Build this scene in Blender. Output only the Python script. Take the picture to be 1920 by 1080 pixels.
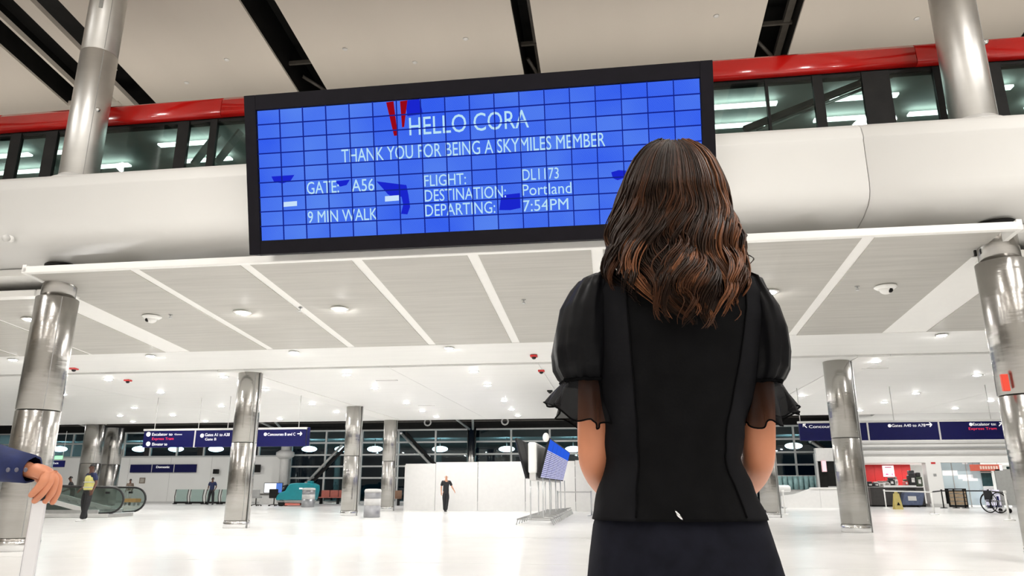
import bpy, bmesh, math, random
from mathutils import Vector, Matrix, Euler
random.seed(7)
for o in list(bpy.data.objects): bpy.data.objects.remove(o)
scene = bpy.context.scene
COL = scene.collection

# ------------------------------------------------------------------ camera, world, lights, exposure
H, F = 1.08, 1360.0
P, T = math.atan(374/1360.0), math.radians(8)
cam_d = bpy.data.cameras.new('camera'); cam = bpy.data.objects.new('camera', cam_d); COL.objects.link(cam)
cam_d.sensor_width = 36; cam_d.lens = F/1920*36; cam_d.clip_end = 400; cam_d.clip_start = .05
cam.location = (0, 0, H); cam.rotation_euler = (math.pi/2+P, 0, T)
scene.camera = cam
vs = scene.view_settings
vs.view_transform = 'Standard'; vs.look = 'None'; vs.gamma = 1; vs.use_curve_mapping = False
vs.exposure = 0.0
world = bpy.data.worlds.new('night'); scene.world = world; world.use_nodes = True
bg = world.node_tree.nodes['Background']; bg.inputs[0].default_value = (.012, .022, .04, 1); bg.inputs[1].default_value = .5

def lamp(name, loc, size, power, col=(1, .98, .95), sy=None, spread=180, rot=(0, 0, 0)):
    d = bpy.data.lights.new(name, 'AREA'); d.energy = power; d.color = col; d.size = size
    if sy: d.shape = 'RECTANGLE'; d.size_y = sy
    else: d.shape = 'DISK'
    d.spread = math.radians(spread)
    o = bpy.data.objects.new(name, d); o.location = loc; o.rotation_euler = rot; COL.objects.link(o); return o
HALL = 330; DOWN = 50
for lx, k in ((-16, 1.2), (-8, 1.0), (0, .55), (8, 1.2), (14, 1.6)):     # the hall's own high-bay lamps, under the roof
    for ly, k2 in ((-9, .8), (-1, .7), (5.5, 1.1)):
        lamp('hall_lamp', (lx, ly, 11.6), 1.2, HALL*k*k2)
# unseen strips added to brighten the hall roof (tram top, behind the camera)
lamp('roof_fill', (-6, 15.6, 9.5), 70, 780, col=(1, .94, .86), sy=.5, rot=(math.pi, 0, 0))
lamp('roof_fill', (-6, -6, 8.0), 70, 1800, col=(1, .94, .86), sy=1.0, rot=(math.pi, 0, 0))
for lx in (-38, -30, -22, -14, -6, 2, 10, 18, 26):
    lamp('concourse_fill', (lx, 41.5, 6.4), 1.0, 330)  # unseen fill lamps added to brighten the dark back wall

# ------------------------------------------------------------------ measuring helpers (real distances)
C = Vector((0, 0, H))
fh = Vector((-math.sin(T), math.cos(T), 0)); rt = Vector((math.cos(T), math.sin(T), 0))
fw = fh*math.cos(P)+Vector((0, 0, math.sin(P))); up = -fh*math.sin(P)+Vector((0, 0, math.cos(P)))
def ray(x, y): return fw+rt*((x-960)/F)+up*((540-y)/F)
def atY(x, y, Y): d = ray(x, y); return C+d*(Y/d.y)
def atZ(x, y, Z): d = ray(x, y); return C+d*((Z-H)/d.z)
def atD(x, y, D): return C+ray(x, y)*D
def flo(x, y): p = atZ(x, y, 0); p.z = 0; return p

# ------------------------------------------------------------------ materials
MATS = {}
def mat(name, col, rough=.5, metal=0, var=0, scale=6, bump=0, bscale=40, stretch=(1, 1, 1), emit=None, estr=0, spec=.5, coat=0, bdist=.01):
    if name in MATS: return MATS[name]
    m = bpy.data.materials.new(name); m.use_nodes = True; nt = m.node_tree; n = nt.nodes; L = nt.links
    b = n['Principled BSDF']
    b.inputs['Roughness'].default_value = rough; b.inputs['Metallic'].default_value = metal
    b.inputs['Specular IOR Level'].default_value = spec; b.inputs['Coat Weight'].default_value = coat
    c = (*col, 1); b.inputs['Base Color'].default_value = c
    if var or bump:
        tc = n.new('ShaderNodeTexCoord'); mp = n.new('ShaderNodeMapping'); mp.inputs['Scale'].default_value = stretch
        L.new(tc.outputs['Object'], mp.inputs[0])
    if var:
        nz = n.new('ShaderNodeTexNoise'); nz.inputs['Scale'].default_value = scale; nz.inputs['Detail'].default_value = 5
        L.new(mp.outputs[0], nz.inputs['Vector'])
        rp = n.new('ShaderNodeValToRGB'); rp.color_ramp.elements[0].position = .3; rp.color_ramp.elements[1].position = .7
        rp.color_ramp.elements[0].color = tuple(max(0, v*(1-var)) for v in col)+(1,)
        rp.color_ramp.elements[1].color = tuple(min(1, v*(1+var)) for v in col)+(1,)
        L.new(nz.outputs[0], rp.inputs[0]); L.new(rp.outputs[0], b.inputs['Base Color'])
    if bump:
        nb = n.new('ShaderNodeTexNoise'); nb.inputs['Scale'].default_value = bscale; nb.inputs['Detail'].default_value = 3
        L.new(mp.outputs[0], nb.inputs['Vector'])
        bp = n.new('ShaderNodeBump'); bp.inputs['Strength'].default_value = bump; bp.inputs['Distance'].default_value = bdist
        L.new(nb.outputs[0], bp.inputs['Height']); L.new(bp.outputs[0], b.inputs['Normal'])
    if emit:
        b.inputs['Emission Color'].default_value = (*emit, 1); b.inputs['Emission Strength'].default_value = estr
    MATS[name] = m; return m
def glass(name, tint, gloss=.12, rough=.02):
    if name in MATS: return MATS[name]
    m = bpy.data.materials.new(name); m.use_nodes = True; nt = m.node_tree; n = nt.nodes; L = nt.links
    n.remove(n['Principled BSDF']); out = n['Material Output']
    t = n.new('ShaderNodeBsdfTransparent'); t.inputs[0].default_value = (*tint, 1)
    g = n.new('ShaderNodeBsdfGlossy'); g.inputs['Roughness'].default_value = rough; g.inputs[0].default_value = (.9, .95, .95, 1)
    fr = n.new('ShaderNodeLayerWeight'); pw = n.new('ShaderNodeMath'); pw.operation = 'POWER'; pw.inputs[1].default_value = 4
    mx = n.new('ShaderNodeMixShader'); L.new(fr.outputs['Facing'], pw.inputs[0])
    ad = n.new('ShaderNodeMath'); ad.operation = 'MULTIPLY_ADD'; ad.inputs[1].default_value = .5; ad.inputs[2].default_value = gloss*.5
    L.new(pw.outputs[0], ad.inputs[0]); L.new(ad.outputs[0], mx.inputs[0]); L.new(t.outputs[0], mx.inputs[1]); L.new(g.outputs[0], mx.inputs[2])
    L.new(mx.outputs[0], out.inputs[0]); MATS[name] = m; return m
def sheer(name, col, alpha, rough=.7):
    m = mat(name, col, rough, var=.2, scale=60, spec=.1); m.node_tree.nodes['Principled BSDF'].inputs['Alpha'].default_value = alpha; return m
def emis(name, col, s):
    if name in MATS: return MATS[name]
    m = bpy.data.materials.new(name); m.use_nodes = True; nt = m.node_tree; n = nt.nodes
    n.remove(n['Principled BSDF']); e = n.new('ShaderNodeEmission'); e.inputs[0].default_value = (*col, 1); e.inputs[1].default_value = s
    nt.links.new(e.outputs[0], n['Material Output'].inputs[0]); MATS[name] = m; return m
def s2l(r, g, b): return tuple(((c/255)/12.92 if c/255 <= .04045 else ((c/255+.055)/1.055)**2.4) for c in (r, g, b))

M_floor = mat('floor_terrazzo', (.87, .86, .84), .22, var=.03, scale=1.2, spec=.4)
M_white = mat('white_paint', (.84, .83, .80), .45, var=.02, scale=.6)
M_para = mat('parapet_paint', (.80, .79, .765), .5, var=.02, scale=.4)
M_roof = mat('roof_beige', (.53, .485, .425), .7, var=.04, scale=.5, stretch=(1, .2, 1))
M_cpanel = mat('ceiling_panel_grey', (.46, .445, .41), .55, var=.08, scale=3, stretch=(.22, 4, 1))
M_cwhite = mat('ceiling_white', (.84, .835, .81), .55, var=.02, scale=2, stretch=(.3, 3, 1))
M_strip = mat('ceiling_strip', (.9, .89, .86), .5, var=.01)
M_black = mat('black_steel', (.009, .0085, .008), .55, var=.3, scale=3, spec=.2)
M_dsteel = mat('dark_steel', (.07, .062, .052), .5, var=.2)
M_grey = mat('grey_paint', (.33, .33, .32), .45, var=.05)
M_lgrey = mat('light_grey', (.6, .59, .57), .4, var=.04)
M_steel = mat('brushed_column', (.385, .372, .352), .24, 1, var=.08, scale=1.2, bump=.5, bscale=1.5, stretch=(.55, .55, 2.6), bdist=.03)
M_satin = mat('satin_column', (.66, .65, .63), .42, 1, var=.06, scale=1.5, bump=.2, bscale=1.2, stretch=(.6, .6, 1.6), bdist=.02)
M_chrome = mat('chrome', (.75, .75, .75), .15, 1, var=.05)
M_alu = mat('aluminium', (.62, .63, .63), .3, .9, var=.05)
M_red = mat('tram_red', s2l(190, 18, 14), .18, var=.05, scale=1, coat=.5)
M_darkmat = mat('dark_matter', (.014, .014, .015), .5, var=.2, spec=.25)
M_scrframe = mat('screen_frame', (.006, .005, .008), .7, var=.15, spec=.15)
M_navy = mat('sign_navy', s2l(12, 14, 74), .5, var=.05, spec=.2)
M_signw = mat('sign_white', (.9, .9, .9), .5, var=.01, emit=(1, 1, 1), estr=.35)
M_signr = mat('sign_red', (.8, .03, .08), .5, var=.01, emit=(1, .03, .1), estr=.35)
M_lens = emis('lens_glow', (1, .985, .96), DOWN*10)
M_tube = emis('tube_glow', (.86, 1, .97), 9)
M_tglass = glass('tram_glass', (.58, .64, .62), .07)
M_wglass = glass('window_glass', (.30, .42, .46), .10)
M_clear = glass('clear_glass', (.74, .84, .82), .12)
M_skin = mat('skin', s2l(205, 150, 120), .5, var=.08, scale=14, spec=.4)
M_skin2 = mat('skin_dark', s2l(92, 60, 46), .5, var=.08, scale=14)

# ------------------------------------------------------------------ mesh builder
class MB:
    def __init__(s): s.v, s.f, s.sm, s.mi = [], [], [], []
    def add(s, vs, fs, smooth=False, mi=0):
        b = len(s.v); s.v += [tuple(v) for v in vs]
        for f in fs: s.f.append(tuple(i+b for i in f)); s.sm.append(smooth); s.mi.append(mi)
        return s
    def box(s, lo, hi, rz=0, R=None, mi=0):
        lo, hi = Vector(lo), Vector(hi); c = (lo+hi)/2; h = (hi-lo)/2
        m = R or Matrix.Rotation(rz, 3, 'Z')
        vs = [c+m@Vector((x*h.x, y*h.y, z*h.z)) for x in (-1, 1) for y in (-1, 1) for z in (-1, 1)]
        return s.add(vs, [(0, 1, 3, 2), (4, 6, 7, 5), (0, 4, 5, 1), (2, 3, 7, 6), (0, 2, 6, 4), (1, 5, 7, 3)], mi=mi)
    def bar(s, a, b, w, h=None, mi=0):                 # rectangular bar from a to b
        a, b = Vector(a), Vector(b); h = h or w; d = (b-a).normalized()
        u = d.cross(Vector((0, 0, 1)))
        if u.length < .01: u = Vector((1, 0, 0))
        u.normalize(); n = u.cross(d); vs = []
        for p in (a, b):
            for i, j in ((-1, -1), (1, -1), (1, 1), (-1, 1)): vs.append(p+u*i*w/2+n*j*h/2)
        return s.add(vs, [(0, 1, 2, 3), (7, 6, 5, 4), (0, 4, 5, 1), (1, 5, 6, 2), (2, 6, 7, 3), (3, 7, 4, 0)], mi=mi)
    def tube(s, pts, rad, n=10, cap=True, closed=False, mi=0, flat=1.0):
        pts = [Vector(p) for p in pts]; m = len(pts); vs = []; prev = None
        for i, p in enumerate(pts):
            if closed: t = pts[(i+1) % m]-pts[i-1]
            else: t = pts[min(i+1, m-1)]-pts[max(i-1, 0)]
            t.normalize()
            if prev is None:
                u = t.cross(Vector((0, 0, 1)))
                if u.length < .1: u = t.cross(Vector((0, 1, 0)))
            else: u = prev-t*prev.dot(t)
            u.normalize(); prev = u; w = t.cross(u); r = rad[i] if isinstance(rad, (list, tuple)) else rad
            for k in range(n):
                a = 2*math.pi*k/n; vs.append(p+u*math.cos(a)*r+w*math.sin(a)*r*flat)
        fs = []
        for i in range(m if closed else m-1):
            j = (i+1) % m
            for k in range(n): fs.append((i*n+k, i*n+(k+1) % n, j*n+(k+1) % n, j*n+k))
        s.add(vs, fs, True, mi)
        if cap and not closed:
            b = len(s.v)-m*n
            s.f += [tuple(b+k for k in reversed(range(n))), tuple(b+(m-1)*n+k for k in range(n))]; s.sm += [False]*2; s.mi += [mi]*2
        return s
    def cyl(s, a, b, r, r2=None, n=20, mi=0): return s.tube([a, b], [r, r if r2 is None else r2], n, mi=mi)
    def lathe(s, prof, n=32, c=(0, 0, 0), smooth=True, mi=0):
        vs, fs = [], []; m = len(prof)
        for r, z in prof:
            for k in range(n):
                a = 2*math.pi*k/n; vs.append((c[0]+r*math.cos(a), c[1]+r*math.sin(a), c[2]+z))
        for i in range(m-1):
            for k in range(n): fs.append((i*n+k, i*n+(k+1) % n, (i+1)*n+(k+1) % n, (i+1)*n+k))
        s.add(vs, fs, smooth, mi); b = len(s.v)-m*n
        s.f += [tuple(b+k for k in reversed(range(n))), tuple(b+(m-1)*n+k for k in range(n))]; s.sm += [False]*2; s.mi += [mi]*2
        return s
    def loft(s, rings, cap=True, smooth=True, mi=0, mfun=None):
        n = len(rings[0]); vs = [p for r in rings for p in r]; b = len(s.v); s.v += [tuple(v) for v in vs]
        for i in range(len(rings)-1):
            for k in range(n):
                s.f.append((b+i*n+k, b+i*n+(k+1) % n, b+(i+1)*n+(k+1) % n, b+(i+1)*n+k)); s.sm.append(smooth)
                s.mi.append(mfun(i, k) if mfun else mi)
        if cap:
            s.f += [tuple(b+k for k in reversed(range(n))), tuple(b+(len(rings)-1)*n+k for k in range(n))]; s.sm += [False]*2; s.mi += [mi]*2
        return s
    def prism(s, poly, axis, a, b, mi=0, smooth=False):        # poly: 2-D points; extruded along axis between a and b
        def pt(q, t): return {'x': (t, q[0], q[1]), 'y': (q[0], t, q[1]), 'z': (q[0], q[1], t)}[axis]
        n = len(poly); vs = [pt(q, a) for q in poly]+[pt(q, b) for q in poly]
        fs = [tuple(reversed(range(n))), tuple(range(n, 2*n))]
        s.add(vs, fs, False, mi)
        bb = len(s.v)-2*n
        for k in range(n): s.f.append((bb+k, bb+(k+1) % n, bb+n+(k+1) % n, bb+n+k)); s.sm.append(smooth); s.mi.append(mi)
        return s
    def ball(s, c, r, n=14, m=9, mi=0):
        r = r if isinstance(r, (tuple, list)) else (r, r, r); rings = []
        for i in range(m+1):
            a = -math.pi/2+math.pi*i/m; a = max(-1.55, min(1.55, a))
            rings.append([(c[0]+r[0]*math.cos(a)*math.cos(2*math.pi*k/n), c[1]+r[1]*math.cos(a)*math.sin(2*math.pi*k/n), c[2]+r[2]*math.sin(a)) for k in range(n)])
        return s.loft(rings, mi=mi)
    def mesh(s, name):
        me = bpy.data.meshes.new(name); me.from_pydata(s.v, [], s.f)
        me.polygons.foreach_set('use_smooth', s.sm); me.polygons.foreach_set('material_index', s.mi)
        bm = bmesh.new(); bm.from_mesh(me); bmesh.ops.recalc_face_normals(bm, faces=bm.faces); bm.to_mesh(me); bm.free()
        return me
    def build(s, name, m, parent=None, bevel=0, loc=None, rz=None, kind=None, seg=2):
        me = s.mesh(name)
        for x in (m if isinstance(m, (list, tuple)) else [m]): me.materials.append(x)
        return link(name, me, parent, bevel, loc, rz, kind, seg)
def link(name, me, parent=None, bevel=0, loc=None, rz=None, kind=None, seg=2):
    o = bpy.data.objects.new(name, me); COL.objects.link(o)
    if parent: o.parent = parent
    if loc is not None: o.location = loc
    if rz is not None: o.rotation_euler = (0, 0, rz)
    if bevel:
        md = o.modifiers.new('bevel', 'BEVEL'); md.width = bevel; md.segments = seg; md.limit_method = 'ANGLE'; md.angle_limit = math.radians(40)
    if kind: o['kind'] = kind
    return o
def thing(name, label, cat, loc=(0, 0, 0), rz=0, group=None):
    o = bpy.data.objects.new(name, None); COL.objects.link(o); o.empty_display_size = .1
    o.location = loc; o.rotation_euler = (0, 0, rz); return tag(o, label, cat, group)
def tag(o, label, cat, group=None):
    o['label'] = label; o['category'] = cat
    if group: o['group'] = group
    return o
def dup(root, loc, rz=None, label=None):
    r = root.copy(); COL.objects.link(r); r.location = loc
    if rz is not None: r.rotation_euler = (0, 0, rz)
    if label: r['label'] = label
    for ch in list(root.children):
        c = ch.copy(); COL.objects.link(c); c.parent = r
        for g in ch.children:
            d = g.copy(); COL.objects.link(d); d.parent = c
    return r
def bx(lo, hi, **k): return MB().box(lo, hi, **k)
def struct(name, mb, m, parent=None, bevel=0): return mb.build(name, m, parent, bevel, kind='structure' if not parent else None)
def text_mesh(body, bold=0):
    cu = bpy.data.curves.new('t', 'FONT'); cu.body = body; cu.extrude = .004; cu.offset = bold; cu.resolution_u = 3
    o = bpy.data.objects.new('t', cu); COL.objects.link(o); bpy.context.view_layer.update()
    me = bpy.data.meshes.new_from_object(o.evaluated_get(bpy.context.evaluated_depsgraph_get()))
    bpy.data.objects.remove(o); bpy.data.curves.remove(cu); return me
def lettering(body, m, parent, u0, u1, vb, h, frame, bold=.0, name='lettering'):
    """flat letters fitted between u0..u1 with cap height h on baseline vb; frame(u, v, w) gives the local point"""
    me = text_mesh(body, bold); xs = [v.co.x for v in me.vertices]; x0, x1 = min(xs), max(xs); ch = .729 if True else 1
    for v in me.vertices:
        u = u0+(v.co.x-x0)/(x1-x0)*(u1-u0); vv = vb+v.co.y/ch*h; w = .5*(v.co.z+.004)
        v.co = Vector(frame(u, vv, w))
    me.materials.clear(); me.materials.append(m); me.name = name
    return link(name, me, parent)

# ================================================================== STRUCTURE
XL, XR = -10.67, 6.33                       # column lines
floor = struct('floor', bx((-60, -16, -.3), (45, 66, 0)), M_floor)
for Yj in (2.2, 7.4, 11.2, 16.9, 24, 31):
    bx((-60, Yj, -.01), (45, Yj+.03, .0012)).build('floor_joint', M_lgrey, floor)
struct('wall_left', bx((-48.3, -16, 0), (-48, 66, 14)), M_white)
struct('wall_right', bx((36, -16, 0), (36.3, 66, 14)), M_white)
struct('wall_rear', bx((-48, -16.3, 0), (36, -16, 14)), M_white)
struct('wall_upper', bx((-48, 36.4, 4.9), (36, 36.7, 12.4)), M_white)

# ---- hall roof: beige panels with black gaps between them
roof = bpy.data.objects.new('ceiling', None); COL.objects.link(roof); roof['kind'] = 'structure'
def zr(Y): return 12.15-(Y-14)*.13 if Y > 8 else 12.93
gaps = [(-27.6, -26.6), (-21.3, -20.3), (-15.4, -12.75), (-8.45, -7.6), (-2.08, -1.62), (3.88, 4.72), (10.2, 11.1), (16.6, 17.5), (22.8, 23.7)]
edges = [-48]+[e for g in gaps for e in g]+[36]
for i in range(0, len(edges), 2):
    a, b = edges[i], edges[i+1]
    MB().prism([(-16, 12.93), (8, 12.93), (36.4, zr(36.4)), (36.4, zr(36.4)+.3), (8, 13.23), (-16, 13.23)], 'x', a, b).build('roof_panel', M_roof, roof)
for a, b in gaps:
    MB().prism([(-16, 14.0), (8, 14.0), (36.4, zr(36.4)+1.1), (36.4, zr(36.4)+1.2), (8, 14.1), (-16, 14.1)], 'x', a-.3, b+.3).build('roof_cavity', M_black, roof)
    for X in (a-.02, b+.02):
        MB().prism([(-16, 13.0), (8, 13.0), (36.4, zr(36.4)+.05), (36.4, zr(36.4)+1.15), (8, 14.05), (-16, 14.05)], 'x', X-.03, X+.03).build('roof_cavity', M_black, roof)
    # steel seen inside the gap
    if b-a < 1.5:
        xm = a+.74*(b-a)
        MB().prism([(8, 13.3), (36, zr(36)+.4), (36, zr(36)+.55), (8, 13.45)], 'x', xm, xm+.16).build('roof_purlin', M_dsteel, roof)
        for Y in (10, 14, 17.6, 21):
            MB().cyl((a+.1, Y-.5, zr(Y)+.55), (b-.05, Y+.3, zr(Y)+.3), .05, n=10).build('roof_brace', M_dsteel, roof)
            bx((a, Y-1.2, zr(Y)+.5), (b, Y-1.13, zr(Y)+.6)).build('roof_brace', M_dsteel, roof)
# glazed slot at the left: pale frame dividing the dark gap
a, b = gaps[2]
for X0, X1 in ((a+1.55, a+1.95), (a+.72, a+.8)):
    MB().prism([(-16, 12.95), (8, 12.95), (36, zr(36)+.02), (36, zr(36)+.16), (8, 13.1), (-16, 13.1)], 'x', X0, X1).build('slot_frame', M_roof, roof)
for Y in (4, 10.6, 16.9, 23):
    bx((a, Y, zr(Y)-.02), (a+1.6, Y+.3, zr(Y)+.14)).build('slot_frame', M_roof, roof)

# ---- ceiling under the bridge: grey panels, white strips, front trim
def zc(Y): return 4.95-(Y-11.55)*(.47/5.65)
lowc = bpy.data.objects.new('ceiling_lower', None); COL.objects.link(lowc); lowc['kind'] = 'structure'
Y0, Y1 = 11.55, 17.25
seams = [-8.66, -6.5, -4.41, -2.33, -.2, 1.95, 4.13]
def slab(X0, X1, Ya, Yb, dz=0, th=.1):
    return MB().prism([(Ya, zc(Ya)+dz), (Yb, zc(Yb)+dz), (Yb, zc(Yb)+dz+th), (Ya, zc(Ya)+dz+th)], 'x', X0, X1)
def panelrow(xs, w=.1):
    for q in range(len(xs)-1):
        slab(xs[q]+w, xs[q+1]-w, Y0+.1 if xs[q] > XL-.5 and xs[q+1] < 6.6 else 12.9, Y1).build('ceiling_panel', M_cpanel, lowc)
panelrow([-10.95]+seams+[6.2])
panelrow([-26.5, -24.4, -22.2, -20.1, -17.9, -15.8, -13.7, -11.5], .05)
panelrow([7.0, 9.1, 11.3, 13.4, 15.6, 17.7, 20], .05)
for X in seams: slab(X-.1, X+.1, Y0+.1, Y1, .015).build('ceiling_strip', M_strip, lowc)
for X in (-24.4, -22.2, -20.1, -17.9, -15.8, -13.7, 9.1, 11.3, 13.4, 15.6, 17.7): slab(X-.05, X+.05, 12.9, Y1, .015).build('ceiling_strip', M_strip, lowc)
slab(-11.55, -10.85, 12.75, Y1, .01).build('ceiling_strip', M_strip, lowc)
slab(6.1, 7.05, 12.75, Y1, .01).build('ceiling_strip', M_strip, lowc)
bx((-10.85, Y0, zc(Y0)-.02), (6.35, Y0+.12, zc(Y0)+.11)).build('ceiling_trim', M_strip, lowc, .015)
for X in (-10.85, 6.27): slab(X, X+.08, Y0, 13.0, -.02, .16).build('ceiling_trim', M_strip, lowc)
bx((-48, 12.7, zc(12.8)-.03), (-11.55, 12.92, zc(12.8)+.1)).build('ceiling_trim', M_strip, lowc)
bx((7.05, 12.7, zc(12.8)-.03), (36, 12.92, zc(12.8)+.1)).build('ceiling_trim', M_strip, lowc)
# white band, shadow gap and the long white ceiling with its own strips
MB().prism([(Y1, zc(Y1)), (19.25, 4.33), (19.25, 4.5), (Y1, zc(Y1)+.1)], 'x', -48, 36).build('ceiling_band', M_cwhite, lowc)
bx((-48, 19.25, 4.36), (36, 19.42, 4.5)).build('ceiling_gap', M_grey, lowc)
cutsX = [-48, -40, -32, -24.5, -17.5, -11.3, -10.5, -6.2, -2, 2.2, 6.2, 7, 13, 20, 28, 36]
for q in range(len(cutsX)-1):
    w = cutsX[q+1]-cutsX[q] < 1.2
    bx((cutsX[q]+.006, 19.42, 4.3 if not w else 4.285), (cutsX[q+1]-.006, 35.3, 4.42)).build('ceiling_panel', M_strip if w else M_cwhite, lowc)
bx((-48, 35.3, 4.3), (36, 35.5, 4.95)).build('ceiling_edge', M_lgrey, lowc)

# ---- overhead bridge: white rounded parapet, seams, soffit
br = thing('overhead_bridge', 'white rounded bridge deck crossing the hall behind the big screen', 'bridge')
prof = [(12.95, 7.02), (12.2, 7.02), (11.85, 6.98), (11.62, 6.9), (11.48, 6.78), (11.42, 6.6), (11.42, 6.56), (11.44, 6.54), (11.44, 5.78), (11.46, 5.66), (11.52, 5.55), (11.64, 5.46), (11.9, 5.36), (12.3, 5.28), (13.2, 5.26), (17.6, 5.26), (17.6, 5.6), (12.95, 5.6)]
cutx = [-47.9, -38, -27, -16.2, -13.2, 4.17, 15, 26, 35.9]
for q in range(len(cutx)-1):
    MB().prism(prof, 'x', cutx[q]+.008, cutx[q+1]-.008, smooth=True).build('parapet_panel', M_para, br)
ps = [(y+.03 if y < 12 else y, z-.03 if z > 6 else z+.03) for y, z in prof]
MB().prism(ps, 'x', -47.9, 35.9).build('parapet_core', M_grey, br)
bx((-47.9, 12.3, 5.12), (35.9, 17.6, 5.26)).build('soffit', M_white, br)

# ---- steel columns
def column(loc, label, r, segs, neck=None, base=True, dark=0):
    t = thing('steel_column', label, 'column', loc, 0, 'brushed steel columns')
    for z0, z1, rr in segs:
        MB().lathe([(rr-.012, z0), (rr, z0+.012), (rr, z1-.012), (rr-.012, z1)], 40).build('sleeve', M_satin if z0 > 6.9 else M_steel, t)
        bx((-.006, -rr-.004, z0+.02), (.006, -rr+.004, z1-.02)).build('sleeve_seam', M_grey, t).rotation_euler = (0, 0, .9)
    if neck:
        MB().lathe([(neck[2], neck[0]), (neck[2], neck[1])], 32).build('neck', M_steel, t)
        MB().lathe([(neck[2]+.02, neck[1]-.1), (neck[2]+.02, neck[1]-.02)], 32).build('collar', M_black, t)
    if base: MB().lathe([(r+.012, 0), (r+.012, .16), (r+.004, .17), (r-.02, .17)], 40).build('base_ring', M_chrome, t)
    return t
for X, lab in ((XL, 'tall brushed steel column at the far left rising past the bridge'), (XR, 'tall brushed steel column at the far right rising past the bridge')):
    t = column((X, 12.32, 0), lab, .37, [(0, .22, .374), (.22, 2.45, .37), (2.46, 4.62, .37), (7.0, 10.0, .36), (10.0, 14, .355)], (4.6, 5.3, .3))
    MB().lathe([(.5, 6.98), (.5, 7.03), (.42, 7.06), (.37, 7.14)], 36).build('foot_flange', M_lgrey, t)
    bx((-.035, -.375, 10.95), (.035, -.35, 11.35)).build('slot', M_grey, t).rotation_euler = (0, 0, .35)
    MB().ball((.33, -.18, 8.6), .05).build('fitting', M_chrome, t)
    bx((-.37, -.02, 4.75), (-.34, .02, 4.85)).build('bracket', M_black, t)
for X, Y, lab in ((-10.5, 19.85, 'steel column between the panels of the left hanging sign'), (-10.62, 29.0, 'steel column left of the striped waste bin'), (-11.0, 35.2, 'farthest steel column beside the white hoarding'),
                  (5.87, 20.1, 'steel column in front of the right hanging sign'), (5.62, 29.4, 'steel column half hidden behind the woman\'s right arm'),
                  (atY(165, 900, 36).x, 36.0, 'wide dim steel column left of the hi-vis worker'), (atY(203, 900, 38).x, 38.0, 'squat steel column behind the escalator')):
    rr = .34 if X > -20 else .5
    t = column((X, Y, 0), lab, rr, [(0, .2, rr+.004), (.2, 2.3, rr), (2.31, 4.31, rr)])
    if X > -20:
        MB().cyl((rr+.01, -.08, 0), (rr+.01, -.08, 4.3), .018, n=10).build('drain_pipe', M_grey, t)
tag(bx((-.05, -.03, 0), (.05, .03, .26)).build('fire_alarm', mat('alarm_red', (.75, .06, .03), .4, var=.05), loc=(5.94, 12.05, 2.5), bevel=.01), 'small orange red alarm box on the far right column', 'alarm')

# ================================================================== TRAM on the bridge
tr = thing('tram', 'red roofed tram with dark windows standing on the bridge behind the screen', 'tram')
TY = 13.2
rp = [(TY-.02, 8.82), (TY-.1, 8.85), (TY-.12, 8.9), (TY-.10, 9.2), (TY-.04, 9.28), (TY+.5, 9.4), (TY+.5, 9.3), (TY+.12, 9.2), (TY+.04, 8.84)]
xc = [-44, -33, -22, -13.6, -8.2, 1.2, 5.93, 13, 22, 32]
for q in range(len(xc)-1): MB().prism(rp, 'x', xc[q]+.006, xc[q+1]-.006, smooth=True).build('roof_fairing', M_red, tr)
bx((-44, TY+.5, 9.24), (32, TY+3.1, 9.42)).build('roof', M_darkmat, tr)
bx((-44, TY+.02, 8.72), (32, TY+.14, 8.86)).build('window_header', M_black, tr)
bx((-44, TY-.02, 6.9), (32, TY+.1, 7.34)).build('lower_body', M_darkmat, tr)
M_tint = mat('tram_lining', (.42, .44, .41), .5, var=.12, scale=1.5)
bx((-44, TY+.14, 9.14), (32, TY+3.0, 9.2)).build('lining_ceiling', M_tint, tr)
bx((-44, TY+3.0, 6.9), (32, TY+3.1, 9.24)).build('rear_wall', M_tint, tr)
pill = [(-21, .3), (-19, .1), (-16.9, .3)]
for px, w in ((25, .26), (92, .28), (338, .26), (395, .16), (620, .2), (860, .3), (1100, .2), (1300, .3), (1440, .05), (1537, .18), (1648, .5), (1765, .12), (1872, .3)):
    pill.append((atY(px, 285 if px < 900 else 190, TY).x, w))
pill += [(9.5, .3), (13, .3)]; pill.sort()
for X, w in pill: bx((X-w/2, TY-.012, 7.3), (X+w/2, TY+.08, 8.8)).build('window_pillar', M_black, tr)
for q in range(len(pill)-1):
    x0, x1 = pill[q][0]+pill[q][1]/2, pill[q+1][0]-pill[q+1][1]/2
    if x1-x0 < .1: continue
    bx((x0, TY+.02, 7.3), (x1, TY+.04, 8.76)).build('window_pane', M_tglass, tr)
random.seed(3)
X = -22.0
while X < 12:
    ln = random.uniform(1.0, 2.0)
    for Yt in (14.5, 15.4):
        xo = X+random.uniform(-.3, .3)
        MB().box((xo, Yt, 8.99), (xo+ln*random.uniform(.7, 1), Yt+.15, 9.03)).build('light_tube', M_tube, tr)
    X += ln+random.uniform(.5, 1.1)
a, b = atY(1395, 243, TY+.3), atY(1650, 142, TY+.3)
MB().bar(a, b, .1, .12).build('window_diagonal', M_darkmat, tr)  # diagonal bars set behind the glass
MB().bar(a+Vector((.25, .1, 0)), b+Vector((.25, .1, 0)), .05, .05).build('window_diagonal', M_alu, tr)
a, b = atY(370, 250, TY+.5), atY(440, 205, TY+.5)
for dx in (0, .55): MB().bar((a.x+dx, a.y, 8.0), (a.x+dx+.5, a.y, 8.75), .2, .05).build('window_diagonal', M_lgrey, tr)

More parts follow.
